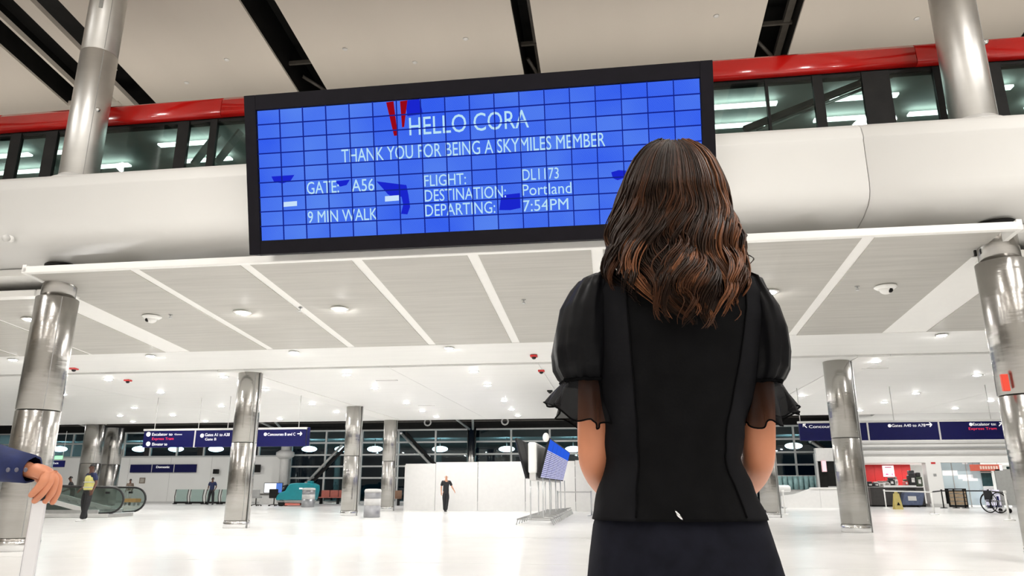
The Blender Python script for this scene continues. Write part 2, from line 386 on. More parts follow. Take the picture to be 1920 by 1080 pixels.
# ================================================================== LED SCREEN (leans towards the viewer)
sb = (atY(470, 480, 11)+atY(1345, 437, 11))/2; zb = 4.885
stz, sty = 7.485, 10.285
ed = Vector((0, sty-11, stz-zb)); SH = ed.length; ed.normalize(); nrm = Vector((0, -ed.z, ed.y))   # towards the viewer
sx0, sx1 = atY(470, 480, 11).x, atY(1345, 437, 11).x+.02
SW = sx1-sx0; org = Vector((sx0, 11, zb))
def SC(px, py, off=0):
    d = ray(px, py); o = org+nrm*off; t = (o-C).dot(nrm)/d.dot(nrm); p = C+d*t-org
    return p.x, p.dot(ed)
sc = thing('video_wall', 'large blue video wall in a black frame reading HELLO CORA', 'screen', org)
def fr(u, v, w): return (u, ed.y*v+nrm.y*w, ed.z*v+nrm.z*w)
def sbox(u0, u1, v0, v1, w0, w1):
    vs = [fr(u, v, w) for u in (u0, u1) for v in (v0, v1) for w in (w0, w1)]
    return MB().add(vs, [(0, 1, 3, 2), (4, 6, 7, 5), (0, 4, 5, 1), (2, 3, 7, 6), (0, 2, 6, 4), (1, 5, 7, 3)])
A0 = SC(478, 209); A1 = SC(1312, 145); A2 = SC(494, 452); A3 = SC(1312, 415)
au0, au1 = (A0[0]+A2[0])/2, A1[0]; av0, av1 = A2[1], (A0[1]+A1[1])/2
sbox(0, SW, 0, SH, -.35, -.03).build('cabinet', M_scrframe, sc, .02)
for q in ((0, au0, 0, SH), (au1, SW, 0, SH), (au0, au1, 0, av0), (au0, au1, av1, SH)):
    sbox(*q, -.03, .05).build('frame', M_scrframe, sc, .008)
# blue tile material: each module glows a slightly different blue, finer diode weave inside
m = bpy.data.materials.new('led_blue'); m.use_nodes = True; nt = m.node_tree; n = nt.nodes; L = nt.links; n.remove(n['Principled BSDF'])
em = n.new('ShaderNodeEmission'); tc = n.new('ShaderNodeTexCoord'); oi = n.new('ShaderNodeObjectInfo')
wv = n.new('ShaderNodeTexWave'); wv.inputs['Scale'].default_value = 22; wv.inputs['Distortion'].default_value = 3; wv.bands_direction = 'DIAGONAL'
nz = n.new('ShaderNodeTexNoise'); nz.inputs['Scale'].default_value = .55
ge = n.new('ShaderNodeNewGeometry'); L.new(ge.outputs['Position'], nz.inputs['Vector']); L.new(tc.outputs['Object'], wv.inputs['Vector'])
m1 = n.new('ShaderNodeMath'); m1.operation = 'MULTIPLY_ADD'; L.new(wv.outputs['Fac'], m1.inputs[0]); m1.inputs[1].default_value = .16; L.new(nz.outputs[0], m1.inputs[2])
m2 = n.new('ShaderNodeMath'); m2.operation = 'MULTIPLY_ADD'; L.new(oi.outputs['Random'], m2.inputs[0]); m2.inputs[1].default_value = .2; L.new(m1.outputs[0], m2.inputs[2])
cr = n.new('ShaderNodeValToRGB'); cr.color_ramp.elements[0].position = .35; cr.color_ramp.elements[1].position = .95
cr.color_ramp.elements[0].color = (*s2l(38, 80, 236), 1); cr.color_ramp.elements[1].color = (*s2l(92, 138, 240), 1)
L.new(m2.outputs[0], cr.inputs[0]); L.new(cr.outputs[0], em.inputs[0]); em.inputs[1].default_value = 1.0; L.new(em.outputs[0], n['Material Output'].inputs[0])
M_led = m
NX, NY = 18, 9; tw, th = (au1-au0)/NX, (av1-av0)/NY
tile_me = sbox(.008, tw-.008, .008, th-.008, 0, .012).mesh('led_tile'); tile_me.materials.append(M_led)
for i in range(NX):
    for j in range(NY):
        link('led_tile', tile_me, sc, loc=fr(au0+i*tw, av0+j*th, -.01))
M_gap = emis('led_gap', s2l(20, 36, 140), 1.0)
for i in range(1, NX): sbox(au0+i*tw-.008, au0+i*tw+.008, av0, av1, .0, .018).build('module_joint', M_gap, sc)
for j in range(1, NY): sbox(au0, au1, av0+j*th-.009, av0+j*th+.009, .0, .018).build('module_joint', M_gap, sc)
M_lt = emis('led_text', s2l(185, 225, 245), 1.0); M_lr = emis('led_red', s2l(150, 8, 24), 1.0); M_ld = emis('led_deep', s2l(26, 38, 205), 1.0); M_lw = emis('led_white', s2l(200, 225, 250), 1.0)
for body, xa, ya, xb, yb, hp in (('HELLO CORA', 768, 252, 992, 241, 35), ('THANK YOU FOR BEING A SKYMILES MEMBER', 641, 305, 1135, 274, 26), ('GATE:', 576, 364, 636, 361, 24), ('A56', 660, 360, 702, 357, 24),
        ('9 MIN WALK', 578, 418, 708, 412, 23), ('FLIGHT:', 796, 350, 874, 345, 22), ('DESTINATION:', 797, 378, 949, 370, 23), ('DEPARTING:', 798, 406, 929, 399, 23),
        ('DL1173', 980, 339, 1048, 334, 22), ('Portland', 980, 367, 1072, 362, 22), ('7:54PM', 981, 397, 1066, 392, 22)):
    p, q = SC(xa, ya), SC(xb, yb); r0 = SC(xa, ya-hp)
    lettering(body, M_lt, sc, p[0], q[0], (p[1]+q[1])/2, r0[1]-p[1], lambda u, v, w: fr(u, v, .004+w), 0)
def sshape(pts, m, name, w=.0035):
    q = [SC(*p) for p in pts]; k = len(q)
    MB().add([fr(u, v, w) for u, v in q]+[fr(u, v, 0) for u, v in q], [tuple(range(k)), tuple(range(2*k-1, k-1, -1))]+[(i, (i+1) % k, k+(i+1) % k, k+i) for i in range(k)]).build(name, m, sc)
sshape([(724, 192), (738, 190), (741, 215), (746, 254), (739, 255)], M_lr, 'emblem_wedge'); sshape([(750, 190), (764, 188), (761, 212), (758, 238), (754, 239)], M_lr, 'emblem_wedge')
sshape([(764, 188), (786, 186), (790, 200), (793, 214), (764, 218), (762, 205)], M_ld, 'emblem_shade')
for pts in ([(509, 331), (552, 328), (545, 339), (530, 344), (514, 341)], [(628, 340), (656, 337), (650, 347), (638, 350)], [(706, 340), (762, 347), (766, 366), (769, 388), (764, 402), (752, 401), (756, 384), (753, 369), (728, 365)],
            [(940, 366), (975, 362), (976, 390), (957, 394), (936, 394)], [(1146, 323), (1160, 319), (1174, 320), (1172, 333), (1158, 338), (1149, 334)], [(731, 352), (752, 350), (752, 366), (730, 368)]):
    sshape(pts, M_ld, 'map_patch')
for pts in ([(532, 379), (557, 377), (557, 386), (532, 388)], [(722, 368), (748, 366), (748, 376), (722, 378)]): sshape(pts, M_lw, 'map_flag', .005)
for u in (SW*.2, SW*.8):
    for v in (.5, SH-.6):
        o = Vector(fr(u, v, -.3)); MB().bar(o, (o.x, 11.6-11+.0, o.z-.1 if v > 1 else o.z), .12, .12).build('wall_bracket', M_black, sc)

# ================================================================== CEILING FIXTURES
ring_me = MB().lathe([(.105, -.012), (.135, -.012), (.14, -.004), (.14, .0), (.105, .0)], 24).mesh('trim_ring'); ring_me.materials.append(M_strip)
lens_me = MB().lathe([(.04, -.03), (.08, -.022), (.104, -.008), (.104, -.003)], 24).mesh('lens'); lens_me.materials.append(M_lens)
def downlight(p, label, group, s=1.0, pw=1.0):
    t = thing('downlight', label, 'downlight', p, 0, group); t.scale = (s, s, s)
    link('trim_ring', ring_me, t); link('lens', lens_me, t)
def onceil1(px, py):
    Y = 14.0
    for _ in range(30): p = atY(px, py, Y); Y += (zc(Y)-p.z)/-(.083+(p.z-H)/Y)*-1
    return atY(px, py, Y)
for px, py, lab in ((455, 585, 'glowing downlight in the grey ceiling nearest the left security camera'), (637, 578, 'brightest glowing downlight in the grey ceiling below the screen centre'),
                    (1441, 547, 'glowing downlight just above the woman\'s right shoulder'), (58, 598, 'glowing downlight left of the far left column')):
    p = onceil1(px, py); p.z = zc(p.y)-.004; downlight(p, lab, 'downlights in the grey ceiling', 1.4, 1.0)
for px, py in ((283, 664), (551, 657), (842, 649), (1765, 622), (25, 670)):
    p = atY(px, py, 17.5); p.z = zc(17.5)-.012; downlight(p, 'glowing downlight on the white band at the end of the grey ceiling panels', 'downlights on the white band')
for px, py in ((203, 711), (118, 739), (301, 735), (252, 764), (225, 779), (249, 790), (324, 778), (385, 789), (415, 761), (420, 706), (650, 702), (702, 727), (585, 757), (631, 772), (525, 785), (498, 730), (762, 755),
               (792, 770), (818, 781), (945, 751), (959, 767), (971, 779), (889, 696), (914, 722), (1642, 677), (1832, 703), (1717, 737), (1504, 741), (1658, 754), (1857, 751), (1791, 765), (1612, 769), (1180, 700), (1230, 730), (1300, 760)):
    p = atZ(px, py, 4.3); downlight(p+Vector((0, 0, -.002)), 'round glowing downlight in the far white ceiling', 'downlights in the far white ceiling', 1.1)
def dome(px, py, lab, face):
    p = onceil1(px, py); p.z = zc(p.y)
    t = thing('security_camera', lab, 'camera', p)
    MB().lathe([(.02, 0), (.2, 0), (.205, -.02), (.15, -.06), (.13, -.065)][::-1], 28).build('housing', M_strip, t)
    MB().ball((0, 0, -.065), (.115, .115, .09)).build('dome', M_white, t)
    MB().ball((face*.05, -.06, -.09), (.055, .055, .05)).build('lens', M_black, t)
dome(285, 593, 'white dome security camera on the grey ceiling near the far left column', -1); dome(1660, 537, 'white dome security camera on the grey ceiling near the far right column', 1)
for px, py, lab in ((320, 590, 'tiny sprinkler beside the left security camera'), (563, 577, 'tiny sprinkler left of the brightest downlight'), (982, 562, 'tiny sprinkler on the grey panel left of the woman'), (1607, 537, 'tiny sprinkler beside the right security camera')):
    p = onceil1(px, py); p.z = zc(p.y); t = thing('sprinkler', lab, 'sprinkler', p)
    MB().cyl((0, 0, 0), (0, 0, -.07), .015, n=10).build('stem', M_alu, t); MB().cyl((0, 0, -.07), (0, 0, -.078), .035, n=12).build('deflector', M_alu, t)
    MB().lathe([(.04, -.008), (.045, 0)], 16).build('escutcheon', M_grey, t)
M_ared = mat('strobe_red', (.55, .02, .02), .4, var=.05)
for px, py, lab, z in ((139, 690, 'small red ceiling strobe left of the left hanging sign rods', 4.38), (240, 712, 'small dark red strobe on the white ceiling at the left', 4.3), (1001, 666, 'small red ceiling strobe on the white band by the woman\'s sleeve', 4.38), (1015, 694, 'small red strobe on the far ceiling by the woman\'s sleeve', 4.3), (1031, 732, 'small black strobe on the far ceiling beside the ruffled cuff', 4.3)):
    p = atZ(px, py, z); t = thing('ceiling_strobe', lab, 'strobe', p)
    bx((-.09, -.09, -.05), (.09, .09, 0)).build('body', M_black if 'black' in lab else M_ared, t, .01); MB().ball((0, 0, -.06), (.06, .06, .05)).build('lens', M_darkmat, t)
for px, py in ((725, 713), (1090, 700), (1640, 690), (800, 760)):
    p = atZ(px, py, 4.3); tag(bx((-.35, -.04, -.02), (.35, .04, 0)).build('air_diffuser', M_lgrey, loc=p), 'short grey slot diffuser in the far white ceiling', 'vent', 'slot diffusers')
# dots on the hall roof
for px, py in ((425, 112), (350, 155), (647, 92), (778, 117), (873, 73), (1343, 30), (1719, 35), (215, 130)):
    d = ray(px, py); Y = 14.0
    for _ in range(40):
        p = atY(px, py, Y); Y += (zr(Y)-p.z)*.8
    p = atY(px, py, Y); p.z = zr(Y)
    tag(MB().lathe([(.03, -.03), (.06, -.015), (.07, 0)], 14).build('roof_sprinkler', M_lgrey, loc=p), 'tiny sprinkler head on the beige hall roof', 'sprinkler', 'sprinklers on the hall roof')
t = thing('wall_camera', 'small white camera on the left end of the bridge parapet', 'camera', atY(18, 447, 11.4))
MB().cyl((0, .06, 0), (0, -.02, 0), .06).build('mount', M_strip, t); MB().ball((0, -.08, -.02), .07).build('dome', M_lgrey, t)

# ================================================================== HANGING SIGNS
def hsign(x0, x1, ytop, ybot, Yp, splits, texts, label, rods):
    """sign box hung from the ceiling; pixel extents measured on the plane Y = Yp"""
    a, b = atY(x0, ytop, Yp), atY(x1, ytop, Yp); zt = (a.z+b.z)/2; zb_ = atY((x0+x1)/2, ybot, Yp).z
    t = thing('hanging_sign', label, 'sign', (a.x, Yp, zb_)); W, Hh = b.x-a.x, zt-zb_
    ex = [0]+[atY(s, ytop, Yp).x-a.x for s in splits]+[W]
    for q in range(len(ex)-1):
        bx((ex[q]+.025, -.06, 0), (ex[q+1]-.025, .06, Hh-.07)).build('sign_panel', M_navy, t, .006)
    bx((0, -.08, Hh-.07), (W, .08, Hh)).build('top_rail', M_lgrey, t, .005)
    for e in ex[1:-1]: bx((e-.025, -.07, -.01), (e+.025, .07, Hh-.06)).build('divider', M_lgrey, t)
    for rx in rods:
        X = atY(rx, ytop, Yp).x-a.x; MB().cyl((X, 0, Hh), (X, 0, 4.3-zb_), .014, n=8).build('hanger_rod', M_lgrey, t)
    bx((W, -.05, 0), (W+.1, .05, Hh)).build('end_cap', M_navy, t, .04)
    for body, xa, xb, yb, hp, col in texts:
        p, q = atY(xa, yb, Yp), atY(xb, yb, Yp); h = atY(xa, yb-hp, Yp).z-p.z
        vb = (p.z+q.z)/2-zb_
        if body == '@': MB().cyl(((p.x+q.x)/2-a.x, -.062, vb+h/2), ((p.x+q.x)/2-a.x, -.07, vb+h/2), h*.62, n=18).build('pictogram', col, t)
        elif body == '>' or body == '^' or body == '<':
            cx, cz = (p.x+q.x)/2-a.x, vb+h/2; s = h*.75; ang = {'>': 0, '^': math.pi/4, '<': 3*math.pi/4}[body]
            mb = MB()
            def R(u, v): return (cx+u*math.cos(ang)-v*math.sin(ang), -.066, cz+u*math.sin(ang)+v*math.cos(ang))
            mb.bar(R(-s, 0), R(s, 0), .012, h*.26); mb.bar(R(s, 0), R(s*.25, s*.75), .012, h*.26); mb.bar(R(s, 0), R(s*.25, -s*.75), .012, h*.26)
            mb.build('arrow', col, t)
        else: lettering(body, col, t, p.x-a.x, q.x-a.x, vb, h, lambda u, v, w: (u, -.061-w, v), 0)
    return t
Ws, Rs = M_signw, M_signr
YA = atZ(290, 745, 4.3).y; YA = 25.0
hsign(272, 577, 803, 838, YA, [369, 478], [('@', 275, 285, 818, 7, Ws), ('Escalator to', 287, 325, 817, 5.5, Ws), ('Express Tram', 287, 327, 825, 5, Rs), ('Gates', 329, 343, 816, 3, Ws), ('@', 275, 284, 836, 7, Ws), ('Elevator to', 287, 315, 835.5, 5.5, Ws), ('@', 376, 385, 820, 6, Ws), ('Gates A1 to A38', 386, 432, 818, 6, Ws), ('Gate B', 386, 407, 826, 5, Ws),
      ('@', 496, 502, 817, 5, Ws), ('Concourses B and C', 503, 555, 817, 5.5, Ws), ('>', 559, 567, 816.5, 6, Ws)], 'long navy hanging sign at the left with white and red lettering', [290, 372, 427, 560])
hsign(1495, 1884, 788, 825, 25.5, [1624, 1757], [('<', 1505, 1512, 802, 6, Ws), ('Concourse B', 1516, 1575, 802.5, 5.5, Ws), ('@', 1664, 1670, 801, 5, Ws), ('Gates A40 to A78', 1671, 1734, 800.5, 5.5, Ws), ('>', 1736, 1745, 800, 7, Ws),
      ('@', 1816, 1822, 798.5, 5, Ws), ('Escalator to:', 1823, 1866, 798, 5.5, Ws), ('^', 1871, 1878, 799, 6, Ws), ('Express Tram', 1815, 1867, 806, 5, Rs)], 'long navy hanging sign at the right pointing to gates and escalator', [1500, 1676, 1858])

# ================================================================== BACK OF THE HALL: glass wall, white walls
YW = 50.0
bw = bpy.data.objects.new('wall_back', None); COL.objects.link(bw); bw['kind'] = 'structure'
xs0, xs1 = atY(540, 900, YW).x, 13.5
ztop = atY(800, 806, YW).z
zs = [0, atY(800, 950-5, YW).z+.1]
rows_px = [896, 874, 852, 829]
zrows = [.12]+[atY(800, r, YW).z for r in rows_px]+[ztop]
bx((-48, YW-.02, ztop+.06), (36, YW+.5, 10)).build('dark_void_panel', M_black, bw)  # black panel standing in for the dark unlit void above the glass
# left white wall below the strip windows
zl = atY(350, 856, YW).z
bx((-48, YW, 0), (xs0-.25, YW+.3, zl)).build('wall_panel', M_white, bw)
for px in (160, 240, 318, 395): bx((atY(px, 890, YW).x-.012, YW-.012, .1), (atY(px, 890, YW).x+.012, YW, zl)).build('wall_joint', M_lgrey, bw)
bx((-48, YW-.03, 0), (xs0-.25, YW, .12)).build('wall_skirting', M_lgrey, bw)
M_mull = mat('mullion_grey', (.5, .51, .5), .4, .3, var=.05)
win1 = bpy.data.objects.new('window_1', None); COL.objects.link(win1); win1['kind'] = 'structure'
win2 = bpy.data.objects.new('window_2', None); COL.objects.link(win2); win2['kind'] = 'structure'
dx = 2.64
nX = int((xs1-xs0)/dx)+1
for q in range(nX+1):
    X = xs0+q*dx; w = .16 if q == 0 else .06
    bx((X-w, YW-.08, 0), (X+w, YW+.1, ztop)).build('mullion', M_mull, win1)
for z in zrows: bx((xs0, YW-.07, z-.055), (xs0+nX*dx, YW+.08, z+.055)).build('transom', M_mull, win1)
for q in range(nX):
    for r in range(len(zrows)-1):
        bx((xs0+q*dx+.06, YW, zrows[r]+.05), (xs0+(q+1)*dx-.06, YW+.02, zrows[r+1]-.05)).build('pane', M_wglass, win1)
zm = (zl+ztop)/2+.1; X = xs0-.25; q = 0
while X > -48:
    bx((X-.06, YW-.06, zl), (X+.06, YW+.1, ztop)).build('mullion', M_mull, win2)
    if q % 2 == 1: bx((X-.5, YW-.04, zl), (X-.06, YW+.1, ztop)).build('blind_panel', M_darkmat, win2)
    for z0, z1 in ((zl+.05, zm-.04), (zm+.04, ztop-.05)):
        bx((X-2.1+.06, YW, z0), (X-.06, YW+.02, z1)).build('pane', M_wglass, win2)
    X -= 2.1; q += 1
for z in (zl, zm, ztop): bx((-48, YW-.05, z-.05), (xs0-.25, YW+.08, z+.05)).build('transom', M_mull, win2)
# steel between ceiling and glass
st = thing('roof_truss', 'dark steel truss with round nodes and pale struts above the glass wall', 'truss', (0, YW-1.5, 0))
M_strut = mat('strut_grey', (.42, .42, .40), .4, .4, var=.05)
MB().cyl((-40, 0, ztop+.45), (16, 0, ztop+.45), .06, n=10).build('chord', M_dsteel, st)
q = 0
X = xs0+2*dx
while X < 12:
    MB().tube([(X-.2+.22*math.cos(a*.5236), -.1, ztop+.38+.22*math.sin(a*.5236)) for a in range(12)], .05, 8, closed=True).build('node', M_lgrey, st); X += dx*2
for px in (884, 530, 205, 1600):
    X = atY(px, 800, YW-1.5).x
    for s in (-1, 1): MB().cyl((X+s*.12, -.1, ztop-.1), (X+s*.75, -3.5, ztop+.6), .075, n=8).build('strut', M_strut, st)
# tall posts against the glass and diagonal braces
for px, lab in ((884, 'brushed steel post between the windows above the hoarding'), (535, 'pale grey post at the left end of the glass wall')):
    X = atY(px, 850, YW-.6).x; t = thing('window_post', lab, 'post', (X, YW-.6, 0))
    MB().lathe([(.3, 0), (.3, ztop+.1)], 28).build('shaft', M_steel if px == 884 else M_lgrey, t); MB().lathe([(.33, 0), (.33, .2), (.3, .22)], 28).build('base', M_alu, t)
    if px != 884:
        MB().lathe([(.36, 3.0), (.62, 3.2), (.62, 3.45), (.36, 3.6)], 24).build('capital', M_lgrey, t)
for a, b, lab in (((752, 812), (808, 872), 'diagonal steel brace descending to the hoarding'), ((640, 836), (574, 906), 'diagonal steel brace above the teal scrubber'), ((1520, 828), (1566, 858), 'diagonal steel brace below the right hanging sign'), ((1650, 905), (1600, 930), '')):
    if not lab: continue
    p, q = atY(*a, YW-.35), atY(*b, YW-.35); t = thing('diagonal_brace', lab, 'brace', (0, 0, 0)); MB().cyl(p, q, .09, n=12).build('tube', M_strut, t)
    MB().bar(p+Vector((.28, .25, 0)), q+Vector((.28, .25, 0)), .14, .2).build('dark_flange', M_black, t)
    for e in (p, q): MB().ball(e, .13).build('joint', M_alu, t)
# night canopy outside with big round lamps
cn = thing('outdoor_canopy', 'teal grey canopy over the kerb outside the glass wall', 'canopy', (0, 0, 0))
M_can = mat('canopy_grey', (.23, .29, .29), .6, var=.1)
bx((-46, 53, 4.75), (30, 70, 4.9)).build('deck', M_can, cn); bx((-46, 52.8, 4.6), (30, 53, 5.1)).build('fascia', mat('canopy_edge', (.05, .08, .11), .5, var=.1), cn)
for X in range(-42, 30, 9): MB().cyl((X, 62, 0), (X, 62, 4.5), .25).build('post', M_can, cn)
M_oval = emis('canopy_lamp_glow', (1, .95, .9), 45)
for px in (112, 190, 262, 330, 405, 470, 580, 642, 703, 825, 950, 1075, 1200, 1330, 1488):
    p = atY(px, 842 if px < 1300 else 836, 56); t = thing('canopy_lamp', 'oval glowing lamp under the canopy outside the windows', 'lamp', (p.x, 56, p.z), 0, 'lamps under the canopy')
    MB().ball((0, 0, 0), (.62, .45, .22)).build('globe', M_oval, t); MB().cyl((0, 0, .15), (0, 0, 4.75-p.z if p.z < 4.5 else .2), .04, n=8).build('stem', M_dsteel, t)
bx((-70, 66, -.2), (60, 140, -.1)).build('ground', mat('asphalt', (.03, .035, .04), .8, var=.2), kind='structure')

# hoarding (white temporary wall)
hd = thing('hoarding', 'white panelled hoarding behind the walking man in black', 'hoarding', (0, 0, 0))
hp = [(757, 957, 872), (815, 957.5, 867), (895, 958, 866), (985, 958.5, 865), (1080, 959, 864), (1180, 959, 862), (1290, 959, 860)]
M_hoard = mat('hoarding_white', (.80, .79, .77), .6, var=.02)
pp = []
for px, yb, yt in hp:
    p = flo(px, yb); p.y = p.y; zt = C.z+(ray(px, yt)*((p-C).dot(fh)/ray(px, yt).dot(fh))).z; pp.append((p, zt))
for q in range(len(pp)-1):
    (p0, z0), (p1, z1) = pp[q], pp[q+1]; d = (p1-p0).normalized(); nn = Vector((-d.y, d.x, 0)); e = d*.015
    a, b = p0+e, p1-e
    vs = [a, b, b+nn*.08, a+nn*.08]; vs = vs+[Vector((v.x, v.y, (z0+z1)/2)) for v in vs]
    MB().add(vs, [(3, 2, 1, 0), (4, 5, 6, 7), (0, 1, 5, 4), (1, 2, 6, 5), (2, 3, 7, 6), (3, 0, 4, 7)]).build('board', M_hoard, hd)
(p0, z0) = pp[0]
bx((p0.x-.02, p0.y, 0), (p0.x+.06, p0.y+4, z0)).build('side_board', M_hoard, hd)

# ================================================================== HUMAN FIGURES
def skin_mesh(name, chains, sub=2):
    """chains: lists of (point, (rx, ry)); equal points are shared. The first point of the first chain is the root."""
    idx, vs, rs, es = {}, [], [], []
    for ch in chains:
        prev = None
        for p, r in ch:
            k = tuple(round(c, 4) for c in p)
            if k not in idx: idx[k] = len(vs); vs.append(k); rs.append(r if isinstance(r, tuple) else (r, r))
            i = idx[k]
            if prev is not None and prev != i: es.append((prev, i))
            prev = i
    me = bpy.data.meshes.new(name); me.from_pydata(vs, es, []); o = bpy.data.objects.new(name, me); COL.objects.link(o)
    md = o.modifiers.new('s', 'SKIN'); md.use_smooth_shade = True; md.branch_smoothing = .3
    for i, sv in enumerate(me.skin_vertices[0].data): sv.radius = rs[i]; sv.use_root = (i == 0)
    ss = o.modifiers.new('ss', 'SUBSURF'); ss.levels = sub; ss.render_levels = sub
    bpy.context.view_layer.update()
    out = bpy.data.meshes.new_from_object(o.evaluated_get(bpy.context.evaluated_depsgraph_get())); bpy.data.objects.remove(o)
    out.name = name
    for p in out.polygons: p.use_smooth = True
    return out
def skin_obj(name, chains, m, parent, sub=2):
    me = skin_mesh(name, chains, sub); me.materials.clear(); me.materials.append(m); return link(name, me, parent)
V = Vector
def lerp(a, b, t): return V(a)*(1-t)+V(b)*t
def fingers(wr, d, side, palm, s=1.0):
    """hand chains: wrist point, pointing direction d, side = direction of the thumb, palm = palm normal"""
    wr, d, side, palm = V(wr), V(d).normalized(), V(side).normalized(), V(palm).normalized(); out = []
    ce = wr+d*.045*s
    out.append([(wr, .024*s), (ce, (.03*s, .02*s))])
    for k, (o, ln) in enumerate(((.028, .072), (.01, .082), (-.009, .076), (-.026, .06))):
        kn = wr+d*.088*s+side*o*s; mi = kn+d*ln*.55*s+palm*.012*s; ti = kn+d*ln*.9*s+palm*.04*s
        out.append([(ce, (.03*s, .02*s)), (kn, .0105*s), (mi, .009*s), (ti, .0075*s)])
    out.append([(wr, .024*s), (wr+d*.03*s+side*.035*s, .013*s), (wr+d*.065*s+side*.052*s+palm*.01*s, .0105*s), (wr+d*.092*s+side*.05*s+palm*.025*s, .008*s)])
    return out
def person(label, loc, rz, ht, top, bottom, shoe, skin, hair, arms, legs, lean=(0, 0), long_sleeve=False, vest=None, headturn=0, bald=False, extra=None, fing=True, group=None):
    """arms: (elbowL, wristL, elbowR, wristR); legs: (kneeL, ankleL, kneeR, ankleR); local frame faces +Y, metres for a 1.75 m person"""
    t = thing('person', label, 'person', loc, rz, group); k = ht/1.75; t.scale = (k, k, k)
    lx, ly = lean
    pel = V((0, 0, .96)); sp = V((lx*.35, ly*.35, 1.14)); ch = V((lx*.8, ly*.8, 1.34)); nk = V((lx, ly, 1.47)); hb = V((lx*1.1, ly*1.1+.012, 1.55)); hc = V((lx*1.15, ly*1.15+.02, 1.64)); ht_ = V((lx*1.2, ly*1.2+.012, 1.715))
    sl, sr = V((lx*.9-.185, ly*.9, 1.42)), V((lx*.9+.185, ly*.9, 1.42)); hl, hr = V((-.095, 0, .91)), V((.095, 0, .91))
    el, wl, er, wr = [V(a) for a in arms]; kl, al, kr, ar = [V(a) for a in legs]
    body = [[(pel, (.13, .1)), (sp, (.125, .09)), (ch, (.15, .105)), (nk, .055), (hb, (.06, .068)), (hc, (.075, .092)), (ht_, (.055, .065))],
            [(hc, (.075, .092)), (hc+V((0, .1, -.015)), .014)],
            [(ch, (.15, .105)), (sl, .055), (lerp(sl, el, .5), .047), (el, .038), (lerp(el, wl, .4), .038), (wl, .024)], [(ch, (.15, .105)), (sr, .055), (lerp(sr, er, .5), .047), (er, .038), (lerp(er, wr, .4), .038), (wr, .024)],
            [(pel, (.13, .1)), (hl, .085), (lerp(hl, kl, .5), .07), (kl, .052), (lerp(kl, al, .35), .052), (al, .035)], [(pel, (.13, .1)), (hr, .085), (lerp(hr, kr, .5), .07), (kr, .052), (lerp(kr, ar, .35), .052), (ar, .035)]]
    for w, e, s in ((wl, el, 1), (wr, er, -1)):
        if extra and s == -1 and extra.get('rhand'): body += extra['rhand']; continue
        if fing: body += fingers(w, (w-e), V((s*.4, .9, 0)), V((s, 0, 0)))
        else: body.append([(w, .024), (w+(w-e).normalized()*.1, (.035, .02))])
    skin_obj('body', body, skin, t)
    g = .014
    sh = [[(pel-V((0, 0, .09)), (.16, .125)), (pel+V((0, 0, .03)), (.165, .13)), (sp, (.16, .125)), (ch, (.185, .14)), (nk-V((0, 0, .03)), .075)]]
    for s_, e_, w_ in ((sl, el, wl), (sr, er, wr)):
        c = [(ch, (.185, .14)), (s_+V((0, 0, .005)), .08), (lerp(s_, e_, .5), .072)]
        c += [(e_, .057), (lerp(e_, w_, .5), .052), (lerp(e_, w_, .9), .045)] if long_sleeve else [(lerp(s_, e_, .8), .07)]
        sh.append(c)
    if not (extra and extra.get('no_top')): skin_obj('jacket' if long_sleeve else 'shirt', sh, top, t)
    skin_obj('trousers', [[(pel+V((0, 0, .12)), (.14, .11)), (pel, (.15, .12)), (pel-V((0, 0, .04)), (.15, .12))]] + [[(pel-V((0, 0, .04)), (.15, .12)), (h_, .115), (lerp(h_, k_, .5), .105), (k_, .088), (lerp(k_, a_, .5), .085), (a_+V((0, 0, -.03)), .078)] for h_, k_, a_ in ((hl, kl, al), (hr, kr, ar))], bottom, t)
    for a_ in (al, ar):
        skin_obj('shoe', [[(a_+V((0, -.04, -.045)), .042), (a_+V((0, .06, -.05)), (.045, .036)), (a_+V((0, .15, -.058)), (.04, .026)), (a_+V((0, .19, -.062)), (.026, .018))]], shoe, t)
    # hair cap, ears, eyes
    if not bald:
        mb = MB(); rings = []
        for i in range(8):
            a = math.radians(-5+i*13); rr = math.cos(a)
            rings.append([(hc.x+.083*rr*math.cos(q*math.pi/10), hc.y-.012+.098*rr*math.sin(q*math.pi/10)*(.82 if 0 < q < 10 else 1.05), hc.z+.02+.1*math.sin(a)+(.045*max(0, math.sin(q*math.pi/10)) if i == 0 else 0)) for q in range(20)])
        mb.loft(rings).build('hair', hair, t)
    for s in (-1, 1):
        MB().ball(hc+V((s*.083, 0, -.01)), (.012, .022, .034), 8, 6).build('ear', skin, t); MB().ball(hc+V((s*.03, .086, .012)), .011, 8, 6).build('eye', M_darkmat, t)
    MB().box(hc+V((-.024, .083, -.054)), hc+V((.024, .092, -.046))).build('mouth', mat('lip', (.3, .1, .08), .5, var=.1), t, .004)
    if vest:
        vm = [[(pel-V((0, 0, .06)), (.18, .15)), (pel+V((0, 0, .05)), (.185, .155)), (sp, (.18, .15)), (ch, (.205, .165)), (nk-V((0, 0, .04)), .1)], [(ch, (.205, .165)), (sl+V((.02, 0, .01)), .092)], [(ch, (.205, .165)), (sr+V((-.02, 0, .01)), .092)]]
        skin_obj('vest', vm, vest, t)
        for z, q in ((1.02, .17), (1.18, .178)):
            MB().tube([(q*1.0*math.cos(a*math.pi/12), q*.8*math.sin(a*math.pi/12), z) for a in range(24)], .018, 6, closed=True).build('reflective_band', M_lgrey, t)
    return t
stand = ((-.22, -.02, 1.14), (-.2, .12, .92), (.22, -.02, 1.14), (.2, .1, .92))
M_blk = mat('cloth_black', (.012, .012, .014), .8, var=.3, scale=20); M_nvy = mat('cloth_navy', (.012, .02, .07), .8, var=.3, scale=20)
